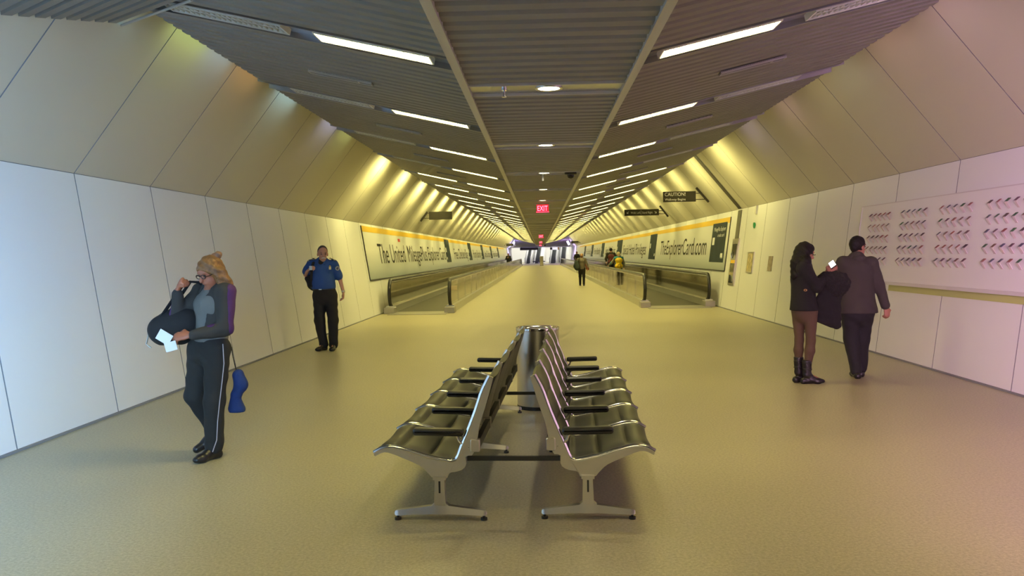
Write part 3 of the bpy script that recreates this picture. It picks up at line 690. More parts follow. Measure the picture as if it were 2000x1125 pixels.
def sling_mesh(s0, s1, seat, sx, W, seams, ends):
    m = MB(); nu, nv = 56, 12; off = .022
    def P(u, v_, side):
        s = s0 + (s1 - s0) * u; x, z, nx, nz = tpt(s)
        sag = .020 * (1 - (2 * v_ - 1) ** 2)
        d = min([abs(u - q) for q in seams] + [u * .9 + .012, (1 - u) * .9 + .012])
        puff = .026 * (1 - math.exp(-d * 34)) * (1 - abs(2 * v_ - 1) ** 6)
        o_ = -sag + (puff if side > 0 else 0) - .006 + (0.006 if side > 0 else -.006)
        return (sx * (x + nx * (o_ + .004)), (v_ - .5) * W, z + nz * (o_ + .004))
    v = [P(i / nu, j / nv, sd) for sd in (1, -1) for i in range(nu + 1) for j in range(nv + 1)]
    N = (nu + 1) * (nv + 1); f_ = []
    for i in range(nu):
        for j in range(nv):
            a = i * (nv + 1) + j; q = (a, a + 1, a + nv + 2, a + nv + 1); f_.append(q); f_.append(tuple(N + k for k in reversed(q)))
    for i in range(nu):
        for j in (0, nv): a = i * (nv + 1) + j; f_.append((a, a + nv + 1, N + a + nv + 1, N + a))
    for j in range(nv):
        for i in (0, nu): a = i * (nv + 1) + j; f_.append((a, a + 1, N + a + 1, N + a))
    m.add(v, f_); return m
def tandem(sx, origin, rz, label):
    r = empty('airport_bench', origin, rz, label, 'bench')
    SP = .655; NS = 5
    fm = frame_mesh(sx)
    ends = []
    f0 = None
    for k in range(NS + 1):
        o = fix_normals(fm.build('side_frame', [M_CAST, M_CHROME], r, True, ang=50)) if k == 0 else f0.copy()
        if k == 0: f0 = o
        else: COL.objects.link(o); o.parent = r
        o.location = (0, k * SP, 0)
    W = SP - .034
    st0 = fix_normals(sling_mesh(CROOK - .01, al[-1] - .012, True, sx, W, (.36, .72), 0).build('seat', M_VINYL, r, True, ang=60)); st0.location = (0, SP / 2, 0)
    bk0 = fix_normals(sling_mesh(.012, CROOK - .02, False, sx, W, (.34, .67), 0).build('backrest', M_VINYL, r, True, ang=60)); bk0.location = (0, SP / 2, 0)
    for k in range(1, NS):
        for q in (st0, bk0):
            o = q.copy(); COL.objects.link(o); o.parent = r; o.location = (0, SP * (k + .5), 0)
    a0 = None
    for k in range(NS + 1):
        if k == 0:
            m = MB(); pts = [(sx * x, 0, z) for x, z in ((-.176, .430), (-.150, .440), (-.118, .470), (-.105, .498), (-.06, .512), (.02, .514))]
            m.tube(pts, [.016, .013, .011, .010, .010, .009], 8); a0 = m.build('armrest', M_CHROME, r, True)
            m = MB(); m.rbox((-.145, -.028, .503), (.152, .028, .545), .017, n=4)
            m.v = [(sx * (x), y, z - (.006 if x < -.05 else 0)) for x, y, z in m.v]; pad = fix_normals(m.build('pad', M_BLACK, a0, True))
            a0.location = (0, 0, 0)
        else:
            c = a0.copy(); COL.objects.link(c); c.parent = r; c.location = (0, k * SP, 0); p = pad.copy(); COL.objects.link(p); p.parent = c
    m = MB(); m.box((-.045 * 1 + sx * .0, .03, .262), (.045, SP * NS + .02, .300)); m.build('seat_beam', M_DARKST, r)
    m = MB(); xa, xb = sorted((sx * -.236, sx * -.205)); m.box((xa, 0.01, .415), (xb, SP * NS, .470)); m.build('back_rail', M_BLACK, r)
    c0 = None
    for k in range(NS + 1):
        if c0 is None:
            m = MB(); xa, xb = sorted((sx * -.240, sx * -.185)); m.rbox((xa, -.022, .405), (xb, .022, .480), .008); c0 = m.build('rail_clamp', M_CAST, r); o = c0
        else: o = c0.copy(); COL.objects.link(o); o.parent = r
        o.location = (0, k * SP, 0)
    for y in (0.0, SP * 2.5, SP * 5):
        m = MB()
        Lp = [(-.268, .030), (-.272, .052), (-.262, .062), (-.045, .092), (-.036, .102), (-.030, .25), (.030, .25), (.036, .102), (.045, .092), (.262, .062), (.272, .052), (.268, .030), (.03, .045), (-.03, .045)]
        # column and foot as quads
        m.add([(-.034, -.026, .09), (.034, -.026, .09), (.028, -.026, .25), (-.028, -.026, .25), (-.034, .026, .09), (.034, .026, .09), (.028, .026, .25), (-.028, .026, .25)],
              [(0, 1, 2, 3), (7, 6, 5, 4), (1, 5, 6, 2), (4, 0, 3, 7), (3, 2, 6, 7)])
        for s in (-1, 1):
            v = []; stn = [(0, .040, .094, .030), (.034, .040, .104, .029), (.050, .041, .088, .028), (.15, .036, .074, .024), (.245, .030, .062, .020), (.264, .030, .058, .018), (.272, .034, .048, .012)]
            for (x, z0_, z1_, w_) in stn: v += [(s * x, -w_, z0_), (s * x, w_, z0_), (s * x, w_ * .7, z1_), (s * x, -w_ * .7, z1_)]
            f_ = [(i * 4 + j, i * 4 + (j + 1) % 4, (i + 1) * 4 + (j + 1) % 4, (i + 1) * 4 + j) for i in range(len(stn) - 1) for j in range(4)] + [(24, 25, 26, 27)]
            m.add(v, f_)
        m.box((-.038, -.034, .243), (.038, .034, .262))
        lg = fix_normals(m.build('leg', M_SATIN, r, True, ang=35)); lg.location = (sx * .0, y, 0)
        m = MB(); m.box((-.0055, -.0275, .165), (.0055, -.0255, .235)); m.build('slot', M_BLACK, lg)
        for s in (-1, 1):
            m = MB(); m.cyl((s * .255, 0), .020, 0, .014, 16); m.cyl((s * .255, 0), .008, .014, .034, 10); m.build('glide', M_BLACK, lg, True)
    return r, SP * NS
BR = -.040
bL_, LB = tandem(-1, (-.606, 4.80, 0), BR, 'left row of black sling seats on polished aluminium frames, facing the left wall')
bR_, LB = tandem(1, (.259, 4.80, 0), BR, 'right row of black sling seats on polished aluminium frames, facing the right wall')
for y in (.03, 2.3):
    m = MB(); m.box((.16, y - .012, .345), (.865 - .16, y + .012, .37)); m.build('linking_bar', M_BLACK, bL_)

# ------------------------------------------------------------------ figures: smooth bodies grown from joints
V = lambda *a: np.array(a, float)
def nrm(a): a = np.asarray(a, float); return a / (np.linalg.norm(a) + 1e-12)
def cap(a, b, ra, rb=None, n=None, f=1.0): return ('cap', V(*a), V(*b), ra, ra if rb is None else rb, n, f)
def ell(c, r, ax=None): return ('ell', V(*c), V(*r), np.eye(3) if ax is None else np.array(ax, float))
def prim_d(p, X, Y, Z):
    if p[0] == 'cap':
        _, a, b, ra, rb, n, f = p
        P = [X - a[0], Y - a[1], Z - a[2]]; B = b - a
        if n is not None:
            n = nrm(n); k = 1 / f - 1; dn = (P[0] * n[0] + P[1] * n[1] + P[2] * n[2]) * k
            P = [P[i] + dn * n[i] for i in range(3)]; B = B + (B @ n) * k * n
        L = max(B @ B, 1e-9); t = np.clip((P[0] * B[0] + P[1] * B[1] + P[2] * B[2]) / L, 0, 1)
        d = np.sqrt((P[0] - t * B[0]) ** 2 + (P[1] - t * B[1]) ** 2 + (P[2] - t * B[2]) ** 2) - (ra + (rb - ra) * t)
        return d * (math.sqrt(f) if f < 1 else 1)
    _, c, r, ax = p
    P = (X - c[0], Y - c[1], Z - c[2]); q = [(P[0] * ax[i][0] + P[1] * ax[i][1] + P[2] * ax[i][2]) for i in range(3)]
    k0 = np.sqrt(sum((q[i] / r[i]) ** 2 for i in range(3))); k1 = np.sqrt(sum((q[i] / r[i] ** 2) ** 2 for i in range(3))) + 1e-9
    return k0 * (k0 - 1) / k1
def prim_box(p):
    if p[0] == 'cap':
        r = max(p[3], p[4]); return np.minimum(p[1], p[2]) - r, np.maximum(p[1], p[2]) + r
    r = max(p[2]); return p[1] - r, p[1] + r
def sdf_mesh(name, prims, m, parent, vox=.008, k=.03, sub=(), cuts=(), inter=(), wr=0.0, wf=30.0, grow=0.0, subk=.01):
    lo = np.min([prim_box(p)[0] for p in prims], 0) - 3 * vox - grow; hi = np.max([prim_box(p)[1] for p in prims], 0) + 3 * vox + grow
    ax = [np.arange(lo[i], hi[i] + vox, vox) for i in range(3)]; sh = tuple(len(a) for a in ax)
    Dm = np.full(sh, 1.0, np.float32)
    def region(p, mg):
        a, b = prim_box(p); s_ = []
        for i in range(3):
            i0 = max(0, int((a[i] - mg - lo[i]) / vox)); i1 = min(sh[i], int((b[i] + mg - lo[i]) / vox) + 2); s_.append(slice(i0, max(i0, i1)))
        return tuple(s_)
    def grid(s_): return ax[0][s_[0]][:, None, None], ax[1][s_[1]][None, :, None], ax[2][s_[2]][None, None, :]
    for p in prims:
        s_ = region(p, k + 4 * vox + grow); d = prim_d(p, *grid(s_)); a = Dm[s_]
        h = np.maximum(k - np.abs(a - d), 0) / k if k > 0 else 0
        Dm[s_] = np.minimum(a, d) - h * h * k * .25
    if wr:
        X, Y, Z = grid((slice(None),) * 3)
        Dm += (wr * (np.sin(wf * (X + .6 * Z) + 3 * np.sin(9 * Z + 5 * Y)) * np.sin(wf * .8 * (Z - .5 * Y) + 2 * np.sin(11 * X)) )).astype(np.float32)
    Dm -= grow
    for p in sub:
        s_ = region(p, 4 * vox); d = -prim_d(p, *grid(s_)); Dm[s_] = np.maximum(Dm[s_], d)
    if len(inter):
        I = np.full(sh, 1.0, np.float32)
        for p in inter: s_ = region(p, 4 * vox); I[s_] = np.minimum(I[s_], prim_d(p, *grid(s_)))
        Dm = np.maximum(Dm, I)
    for (q, n) in cuts:   # removes the side the normal points to
        n = nrm(n); X, Y, Z = grid((slice(None),) * 3)
        Dm = np.maximum(Dm, (X - q[0]) * n[0] + (Y - q[1]) * n[1] + (Z - q[2]) * n[2])
    Dm[0] = Dm[-1] = 1; Dm[:, 0] = Dm[:, -1] = 1; Dm[:, :, 0] = Dm[:, :, -1] = 1
    # surface nets
    S = Dm < 0; nx, ny, nz = sh
    acc = np.zeros((nx - 1, ny - 1, nz - 1, 3), np.float32); cnt = np.zeros((nx - 1, ny - 1, nz - 1), np.float32)
    c8 = S[:-1, :-1, :-1].astype(np.int8)
    tot = sum(S[i:nx - 1 + i, j:ny - 1 + j, l:nz - 1 + l].astype(np.int8) for i in (0, 1) for j in (0, 1) for l in (0, 1))
    act = (tot > 0) & (tot < 8); ci = np.argwhere(act)
    if len(ci) == 0: return None
    vid = np.full(act.shape, -1, np.int64); vid[act] = np.arange(len(ci))
    vs = np.zeros((len(ci), 3)); vc = np.zeros(len(ci))
    cor = [(i, j, l) for i in (0, 1) for j in (0, 1) for l in (0, 1)]
    for a in cor:
        for b in cor:
            if sum(b) - sum(a) == 1 and all(b[i] >= a[i] for i in range(3)):
                da = Dm[ci[:, 0] + a[0], ci[:, 1] + a[1], ci[:, 2] + a[2]]; db = Dm[ci[:, 0] + b[0], ci[:, 1] + b[1], ci[:, 2] + b[2]]
                mk = (da < 0) != (db < 0); t = np.where(mk, da / np.where(mk, da - db, 1), 0)
                vs += mk[:, None] * (np.array(a) + t[:, None] * (np.array(b) - np.array(a))); vc += mk
    co = lo + vox * (ci + vs / vc[:, None])
    F_ = []
    for d in range(3):
        u, v_ = (d + 1) % 3, (d + 2) % 3
        sa = [slice(None)] * 3; sb = [slice(None)] * 3; sa[d] = slice(0, -1); sb[d] = slice(1, None)
        ch = S[tuple(sa)] != S[tuple(sb)]; e = np.argwhere(ch)
        e = e[(e[:, u] > 0) & (e[:, v_] > 0) & (e[:, u] < sh[u] - 1) & (e[:, v_] < sh[v_] - 1)]
        inside = S[e[:, 0], e[:, 1], e[:, 2]]
        def cell(du, dv): q = e.copy(); q[:, u] -= du; q[:, v_] -= dv; return vid[q[:, 0], q[:, 1], q[:, 2]]
        Q = np.stack([cell(1, 1), cell(0, 1), cell(0, 0), cell(1, 0)], 1)
        Q[~inside] = Q[~inside][:, ::-1]; F_.append(Q)
    F_ = np.concatenate(F_); F_ = F_[(F_ >= 0).all(1)]
    me = D.meshes.new(name); me.vertices.add(len(co)); me.vertices.foreach_set('co', co.astype('f').ravel())
    me.loops.add(len(F_) * 4); me.loops.foreach_set('vertex_index', F_.astype(np.int32).ravel())
    me.polygons.add(len(F_)); me.polygons.foreach_set('loop_start', np.arange(0, len(F_) * 4, 4, dtype=np.int32))
    me.update(calc_edges=True); me.validate(); me.materials.append(m); me.shade_smooth()
    o = D.objects.new(name, me); COL.objects.link(o); o.parent = parent
    return o

SKIN = mat('skin_fair', (.50, .26, .18), .5, spec=.35); SKIN2 = mat('skin_warm', (.34, .16, .10), .5, spec=.35)
EYE = mat('eye_dark', (.03, .02, .02), .3)
def frame_of(f, upv=(0, 0, 1)):
    f = nrm(f); r = nrm(np.cross(f, upv)); u = np.cross(r, f); return r, f, u
def head_prims(c, face, s=1.0):
    r, f, u = frame_of(face); c = V(*c); A = (r, f, u)
    P = [ell(c + u * .02 * s, (.073 * s, .092 * s, .093 * s), A), ell(c + f * .028 * s - u * .055 * s, (.056 * s, .062 * s, .072 * s), A),
         ell(c + f * .055 * s - u * .105 * s, (.030 * s, .026 * s, .022 * s), A), cap(c + f * .088 * s - u * .005 * s, c + f * .108 * s - u * .040 * s, .009 * s, .014 * s),
         cap(c + f * .083 * s + u * .018 * s - r * .035 * s, c + f * .083 * s + u * .018 * s + r * .035 * s, .010 * s),
         cap(c + f * .086 * s - u * .066 * s - r * .012 * s, c + f * .086 * s - u * .066 * s + r * .012 * s, .009 * s),
         ell(c + r * .075 * s - u * .018 * s - f * .004 * s, (.010 * s, .018 * s, .030 * s), A), ell(c - r * .075 * s - u * .018 * s - f * .004 * s, (.010 * s, .018 * s, .030 * s), A)]
    S = [ell(c + f * .096 * s - u * .006 * s + r * q * .031 * s, (.015 * s, .012 * s, .010 * s), A) for q in (-1, 1)]
    eyes = [c + f * .083 * s - u * .006 * s + r * q * .031 * s for q in (-1, 1)]
    return P, S, eyes
def hand_prims(w, d, n, side, curl=.5, s=1.0, thumb=.6):
    # w wrist, d pointing direction, n palm normal (towards palm side), side = thumb side sign along d x n
    d = nrm(d); n = nrm(np.array(n) - (np.array(n) @ d) * d); l = np.cross(d, n) * side; w = V(*w)
    P = [cap(w, w + d * .05 * s, .026 * s, .034 * s, n, .55), cap(w + d * .045 * s, w + d * .085 * s, .036 * s, .038 * s, n, .5)]
    base = w + d * .088 * s
    for i, L in enumerate((.072, .080, .074, .058)):
        b = base + l * (.030 - .020 * i) * s - d * (.004 * abs(i - 1)) * s; c1 = curl * (.8 + .12 * i)
        q = b + (d * math.cos(c1) + n * math.sin(c1)) * L * .45 * s; c2 = c1 * 2.0
        e = q + (d * math.cos(c2) + n * math.sin(c2)) * L * .33 * s; c3 = c1 * 2.7; g = e + (d * math.cos(c3) + n * math.sin(c3)) * L * .25 * s
        P += [cap(b, q, .0088 * s, .0082 * s), cap(q, e, .0082 * s, .0074 * s), cap(e, g, .0074 * s, .0066 * s)]
    t0 = w + d * .022 * s + l * .024 * s; t1 = t0 + (d * .6 + l * .75 + n * .3 * thumb) * .040 * s; t2 = t1 + (d * .85 + l * .1 + n * .7 * thumb) * .034 * s
    P += [cap(t0, t1, .013 * s, .0105 * s), cap(t1, t2, .010 * s, .008 * s)]
    return P
def shoe(an, toe, r=.036, z0=0.0, heel=.07):
    an, toe = V(*an), V(*toe); d = nrm(toe - V(an[0], an[1], toe[2])); hl = V(an[0], an[1], 0) - d * heel * .55; hl[2] = max(.032, an[2] - .085)
    mid = (hl + toe) / 2 + V(0, 0, .012); ball = toe - d * .045
    return [cap(hl, mid, r, r * .95), cap(mid, ball, r * .95, r * 1.12, (0, 0, 1), .85), cap(ball, toe + V(0, 0, .0), r * 1.08, r * .8, (0, 0, 1), .75), cap(an, mid + V(0, 0, .01), r * 1.05, r * .9)]
def person(base, label, group=None):
    return empty('person', base, 0, label, 'person', group)
def body(root, J, face, face_s=1.0, hands=(), skin=SKIN, vox=.0065, eyes=True, torso=1.0):
    H_, S_, E_ = head_prims(J['head'], face, face_s); r, f, u = frame_of(face)
    hb = V(*J['head']) - u * .07 * face_s - f * .015
    P = H_ + [cap(hb, J['neck'], .054 * face_s, .060)]
    P += [cap(J['shL'], J['shR'], .055 * torso), cap(J['neck'], J['chest'], .07, .11 * torso), cap(J['chest'], J['waist'], .115 * torso, .095 * torso), cap(J['waist'], J['pelvis'], .095 * torso, .10 * torso)]
    for s in 'LR':
        P += [cap(J['sh' + s], J['el' + s], .042, .034), cap(J['el' + s], J['wr' + s], .036, .024), cap(J['hip' + s], J['kn' + s], .070, .045), cap(J['kn' + s], J['an' + s], .044, .030),
              cap(V(*J['an' + s]), V(*J['toe' + s]) - nrm(V(*J['toe' + s]) - V(*J['an' + s])) * .04, .028, .02)]
    hp = []
    for h in hands: hp += hand_prims(*h)
    o = sdf_mesh('body', P + hp, skin, root, vox, .012, sub=S_)
    if eyes:
        for e in E_:
            m = MB(); m.lathe(tuple(e), [(.0095 * math.sin(t * math.pi / 8), -.0095 * math.cos(t * math.pi / 8)) for t in range(9)], 12); m.build('eye', EYE, root, True)
    return r, f, u

# --- woman walking with a duffel bag
C_CHAR = mat('charcoal_knit', (.030, .027, .024), .85, bump=.1, bscale=300); C_BLK = mat('black_cloth', (.009, .008, .009), .85, bump=.1, bscale=250)
C_GREY = mat('grey_jersey', (.13, .13, .12), .85, bump=.1, bscale=300); C_PURP = mat('purple_knit', (.055, .012, .085), .8); C_WHT = mat('white_piping', (.36, .33, .36), .6)
SHOE = mat('black_shoe_leather', (.012, .011, .012), .35)
W = person((-2.62, 6.42, 0), 'woman in grey top and charcoal tracksuit walking with a duffel bag on her shoulder')
J = dict(head=(.062, -.06, 1.462), neck=(.065, .0, 1.345), chest=(.05, .0, 1.20), waist=(.03, .0, 1.02), pelvis=(.015, 0, .88), shL=(-.065, .075, 1.295), shR=(.180, -.075, 1.295),
         elL=(-.215, -.03, 1.115), wrL=(-.185, -.10, 1.315), elR=(.185, -.12, 1.02), wrR=(-.035, -.245, .985), hipL=(-.075, .04, .86), knL=(-.135, .03, .475), anL=(-.060, .19, .165), toeL=(-.150, .10, .035),
         hipR=(.09, -.04, .86), knR=(.070, -.09, .460), anR=(.055, -.09, .085), toeR=(-.015, -.245, .030))
fd = nrm((-.50, -.80, -.36)); bd = nrm((-.5, -.86, 0)); ld = nrm((.86, -.5, 0))
r_, f_, u_ = body(W, J, fd, 1.0, hands=[((-.185, -.10, 1.315), (.45, -.1, .85), (.75, .2, -.45), 1, 1.25, .95), ((-.035, -.245, .985), (-.95, -.15, -.1), (.1, .6, -.5), -1, .55)], skin=mat('skin_tanned', (.34, .12, .065), .5))
top = [cap((.065, .0, 1.33), J['chest'], .075, .125, bd, .85), cap(V(*J['chest']) + bd * .035 + ld * .05, V(*J['chest']) + bd * .035 - ld * .05, .085), cap(J['chest'], J['waist'], .135, .125, bd, .85), cap(J['waist'], (.02, 0, .96), .125, .13, bd, .85)]
sdf_mesh('shirt', top, C_GREY, W, .008, .04, wr=.003, cuts=[((0, 0, .93), (0, 0, -1))])
jk = [cap(J['shL'], J['shR'], .072), cap((.06, .0, 1.30), J['chest'], .10, .138, bd, .85), cap(J['chest'], J['waist'], .145, .135, bd, .85), cap(J['waist'], (.02, 0, .955), .135, .142, bd, .85),
      cap(J['shL'], J['elL'], .072, .060), cap(J['elL'], (-.186, -.098, 1.290), .058, .042), cap(J['shR'], J['elR'], .074, .060), cap(J['elR'], (-.01, -.238, .985), .060, .042)]
open_ = [ell(V(.035, 0, 1.17) + bd * .155, (.085, .10, .20), (ld, bd, (0, 0, 1))), ell(V(.06, 0, 1.36) + bd * .10, (.06, .10, .10), (ld, bd, (0, 0, 1)))]
sdf_mesh('jacket', jk, C_CHAR, W, .008, .03, sub=open_, wr=.004, cuts=[((0, 0, .945), (0, 0, -1))])
sdf_mesh('jacket_hem', [cap((.02, 0, .965), (.02, 0, .955), .150, .150, bd, .85)], C_GREY, W, .008, .02, cuts=[((0, 0, .915), (0, 0, -1)), ((0, 0, .952), (0, 0, 1))])
sdf_mesh('purple_panel', jk, C_PURP, W, .008, .03, sub=open_, wr=.004, grow=.003, inter=[cap((.262, -.10, 1.33), (.262, -.12, 1.02), .056), cap((.125, -.19, 1.26), (.10, -.20, 1.08), .045), cap((-.27, -.02, 1.24), (-.30, -.06, 1.10), .06)])
tr = [cap((.015, 0, .93), (.01, 0, .86), .145, .155, bd, .8), cap(J['hipL'], J['knL'], .100, .072), cap(J['knL'], (-.065, .175, .20), .072, .058), cap(J['hipR'], J['knR'], .104, .080), cap(J['knR'], (.058, -.09, .10), .078, .072)]
sdf_mesh('trousers', tr, mat('dark_track_trousers', (.013, .012, .011), .85, bump=.1, bscale=250), W, .008, .03, wr=.005, wf=24, cuts=[((0, 0, .045), (0, 0, -1))])
m = MB(); m.tube([(.165, -.12, .90), (.175, -.135, .75), (.160, -.15, .6), (.140, -.155, .46), (.118, -.155, .30), (.105, -.150, .16), (.075, -.165, .07)], .004, 6); m.build('side_piping', C_WHT, W, True)
sdf_mesh('shoe', shoe(J['anR'], J['toeR'], .040), SHOE, W, .007, .02, cuts=[((0, 0, 0), (0, 0, -1))])
sdf_mesh('shoe', [cap((-.055, .22, .125), (-.10, .15, .07), .038, .040), cap((-.10, .15, .07), (-.155, .085, .034), .040, .030), cap((-.06, .19, .165), (-.10, .15, .08), .036)], SHOE, W, .007, .02)
# blond hair, bun, glasses
hc = V(*J['head']); HAIR = mat('blond_hair', (.19, .085, .025), .55, bump=.5, bscale=90, vary=.35, vscale=25)
sdf_mesh('hair', [ell(hc + u_ * .028 - f_ * .008, (.088, .102, .096), (r_, f_, u_)), cap(hc + r_ * -.075 - u_ * .0, hc + r_ * -.088 - u_ * .11, .034, .030), cap(hc + r_ * .070 - f_ * .02, hc + r_ * .080 - u_ * .07, .032, .024), cap(hc - f_ * .05, hc - f_ * .065 - u_ * .12, .07, .06),
                  cap(hc + r_ * -.080 - f_ * .03 - u_ * .02, hc + r_ * -.105 - f_ * .05 - u_ * .13, .04, .035)],
         HAIR, W, .007, .02, wr=.006, wf=60, sub=[ell(hc + f_ * .094 - u_ * .048, (.070, .080, .090), (r_, f_, u_))])
sdf_mesh('hair_bun', [cap(hc + V(.030, .03, .108), hc + V(.052, .03, .126), .034, .030), cap(hc + V(.015, .02, .085), hc + V(.035, .03, .11), .026)], mat('hair_bun_brown', (.20, .10, .05), .6, bump=.4, bscale=90), W, .006, .01, wr=.003, wf=90)
m = MB()
for q in (-1, 1):
    c0 = hc + f_ * .098 - u_ * .008 + r_ * q * .031; m.tube([c0 + r_ * .024 * math.cos(t) + u_ * .016 * math.sin(t) for t in np.linspace(0, 2 * math.pi, 15)], .0032, 6)
    m.tube([c0 + r_ * q * .024, c0 + r_ * q * .042 - f_ * .03, c0 + r_ * q * .044 - f_ * .09], .003, 6)
m.tube([hc + f_ * .103 - r_ * .009, hc + f_ * .103 + r_ * .009], .003, 6); m.build('glasses', mat('dark_glasses', (.02, .015, .015), .3), W, True)
# things she carries
B = empty('duffel_bag', (-2.62, 6.42, 0), 0, 'black duffel bag slung on the walking woman in the charcoal tracksuit', 'bag')
sdf_mesh('bag_body', [cap((-.355, .02, 1.005), (-.18, .0, 1.06), .118, .130), cap((-.35, .02, .985), (-.22, .0, .985), .085, .090), cap((-.30, .02, 1.09), (-.22, .0, 1.12), .055, .06)], C_BLK, B, .009, .06, wr=.005, wf=22, cuts=[((0, 0, .885), (0, 0, -1))])
m = MB()
for (dx, dy) in ((0, 0), (.03, .03)): m.tube([(-.36 + dx, -.03 + dy, 1.10), (-.25 + dx, -.05 + dy, 1.24), (-.13 + dx, -.08 + dy, 1.385), (-.06 + dx, .0 + dy, 1.375), (-.03 + dx, .16, 1.25)], .024, 8, flat=.35)
m.build('strap', C_BLK, B, True)
m = MB(); m.tube([(-.455, -.03, .98), (-.470, -.05, .90), (-.43, -.05, .87)], .006, 6); m.build('zip_pull', M_SATIN, B, True)
P_ = empty('paper_tickets', (-2.62, 6.42, 0), 0, 'folded white papers held in the hand of the walking woman', 'papers')
m = MB(); Rr = Matrix.Rotation(.55, 3, 'Y'); m.box((-.055, -.002, -.042), (.055, .002, .042), R=Rr, o=(-.215, -.285, .975)); m.build('upper_sheet', mat('paper_white', (.75, .74, .74), .7), P_)
m = MB(); Rr = Matrix.Rotation(-.25, 3, 'Y'); m.box((-.045, -.002, -.035), (.045, .002, .035), R=Rr, o=(-.165, -.29, .905)); m.build('lower_sheet', mat('paper_white', (.75, .74, .74), .7), P_)
N_ = empty('neck_pillow', (-2.62, 6.42, 0), 0, 'blue neck pillow dangling at the hip of the walking woman', 'pillow')
sdf_mesh('cushion', [cap((.225, .02, .640), (.245, .02, .560), .045, .050), cap((.245, .02, .560), (.215, .02, .50), .048, .040), cap((.200, .02, .47), (.195, .02, .375), .038, .058), cap((.21, .02, .40), (.235, .02, .365), .04)], mat('blue_fleece', (.008, .03, .14), .9, bump=.3, bscale=150), N_, .007, .03, wr=.002, cuts=[((0, 0, .345), (0, 0, -1))])
m = MB(); m.tube([(.175, .03, .86), (.185, .03, .78), (.205, .02, .70), (.215, .02, .66)], .004, 6); m.build('cord', C_BLK, N_, True)

# --- uniformed guard
C_BLUE = mat('royal_blue_shirt', (.010, .055, .235), .75, bump=.1, bscale=250); GOLD = mat('gold_badge', (.55, .33, .10), .35, .8)
G = person((-3.60, 13.77, 0), 'man in blue uniform shirt and black trousers standing by the left wall')
J = dict(head=(-.022, -.02, 1.625), neck=(-.04, .0, 1.50), chest=(-.045, .0, 1.33), waist=(-.03, -.02, 1.12), pelvis=(-.01, 0, .95), shL=(-.225, .0, 1.445), shR=(.155, .0, 1.440),
         elL=(-.325, .0, 1.275), wrL=(-.245, -.13, 1.345), elR=(.250, .02, 1.175), wrR=(.315, -.04, .975), hipL=(-.10, .0, .92), knL=(-.100, -.03, .50), anL=(-.050, .0, .10), toeL=(-.120, -.17, .032),
         hipR=(.09, .0, .92), knR=(.130, -.05, .50), anR=(.120, -.02, .10), toeR=(.135, -.21, .032))
fd = nrm((.38, -.92, -.06))
r_, f_, u_ = body(G, J, fd, 1.10, hands=[((-.245, -.13, 1.345), (.65, -.25, .45), (.4, .5, -.7), 1, .8), ((.315, -.04, .975), (-.03, -.10, -1), (-.9, -.2, 0), -1, .45)], torso=1.15, skin=SKIN)
sh = [cap((-.215, 0, 1.43), (.145, 0, 1.425), .088), cap((-.04, 0, 1.46), (-.045, 0, 1.33), .12, .175, (0, 1, 0), .75), cap((-.11, 0, 1.33), (.03, 0, 1.33), .135, .135, (0, 1, 0), .95), cap((-.045, -.01, 1.30), (-.03, -.035, 1.14), .185, .20, (0, 1, 0), .85), cap((-.03, -.035, 1.14), (-.02, -.02, 1.06), .20, .195, (0, 1, 0), .8),
      cap(J['shL'], (-.305, .0, 1.33), .074, .074), cap(J['shR'], (.228, .01, 1.24), .074, .074)]
sdf_mesh('shirt', sh, C_BLUE, G, .008, .035, wr=.005, wf=22, sub=[ell((-.035, -.10, 1.53), (.055, .07, .09))], cuts=[((0, 0, 1.035), (0, 0, -1))])
sdf_mesh('undershirt', [cap((-.04, -.01, 1.50), (-.042, -.03, 1.43), .066, .085)], C_BLK, G, .008, .02)
m = MB()
for s in (-1, 1): m.tube([(-.040 + s * .062, .0, 1.535), (-.040 + s * .072, -.06, 1.505), (-.040 + s * .035, -.118, 1.425), (-.040 + s * .085, -.118, 1.44)], [.012, .016, .012, .006], 8, flat=.5)
m.build('collar', C_BLUE, G, True)
tr = [cap((-.02, -.02, 1.04), (-.01, 0, .93), .182, .190, (0, 1, 0), .78), cap(J['hipL'], J['knL'], .112, .088), cap(J['knL'], (-.05, .0, .09), .086, .074), cap(J['hipR'], J['knR'], .112, .088), cap(J['knR'], (.12, -.02, .09), .086, .074)]
sdf_mesh('trousers', tr, C_BLK, G, .009, .03, wr=.006, wf=22, cuts=[((0, 0, 1.045), (0, 0, 1)), ((0, 0, .035), (0, 0, -1))])
m = MB(); m.lathe((-.02, -.02, 0), [(.183, 1.022), (.187, 1.024), (.187, 1.052), (.183, 1.054)], 40)
for i, v in enumerate(m.v): m.v[i] = (v[0], -.02 + (v[1] + .02) * .82, v[2])
bt = m.build('belt', M_BLACK, G, True)
m = MB(); m.box((-.06, -.182, 1.022), (-.015, -.176, 1.054)); m.build('buckle', M_SATIN, bt)
sdf_mesh('shoe', shoe(J['anL'], J['toeL'], .042), SHOE, G, .008, .02, cuts=[((0, 0, 0), (0, 0, -1))]); sdf_mesh('shoe', shoe(J['anR'], J['toeR'], .042), SHOE, G, .008, .02, cuts=[((0, 0, 0), (0, 0, -1))])
hc = V(*J['head'])
sdf_mesh('hair', [ell(hc + u_ * .030 - f_ * .004, (.085, .105, .104), (r_, f_, u_))], mat('grey_brown_hair', (.055, .045, .042), .7, bump=.4, bscale=120, vary=.3, vscale=40), G, .007, .01, cuts=[(hc + f_ * .035 + u_ * .055, nrm(f_ * .85 - u_ * .50)), (hc - u_ * .055, -u_)], sub=[ell(hc + f_ * .07 - u_ * .03, (.062, .08, .085), (r_, f_, u_))])
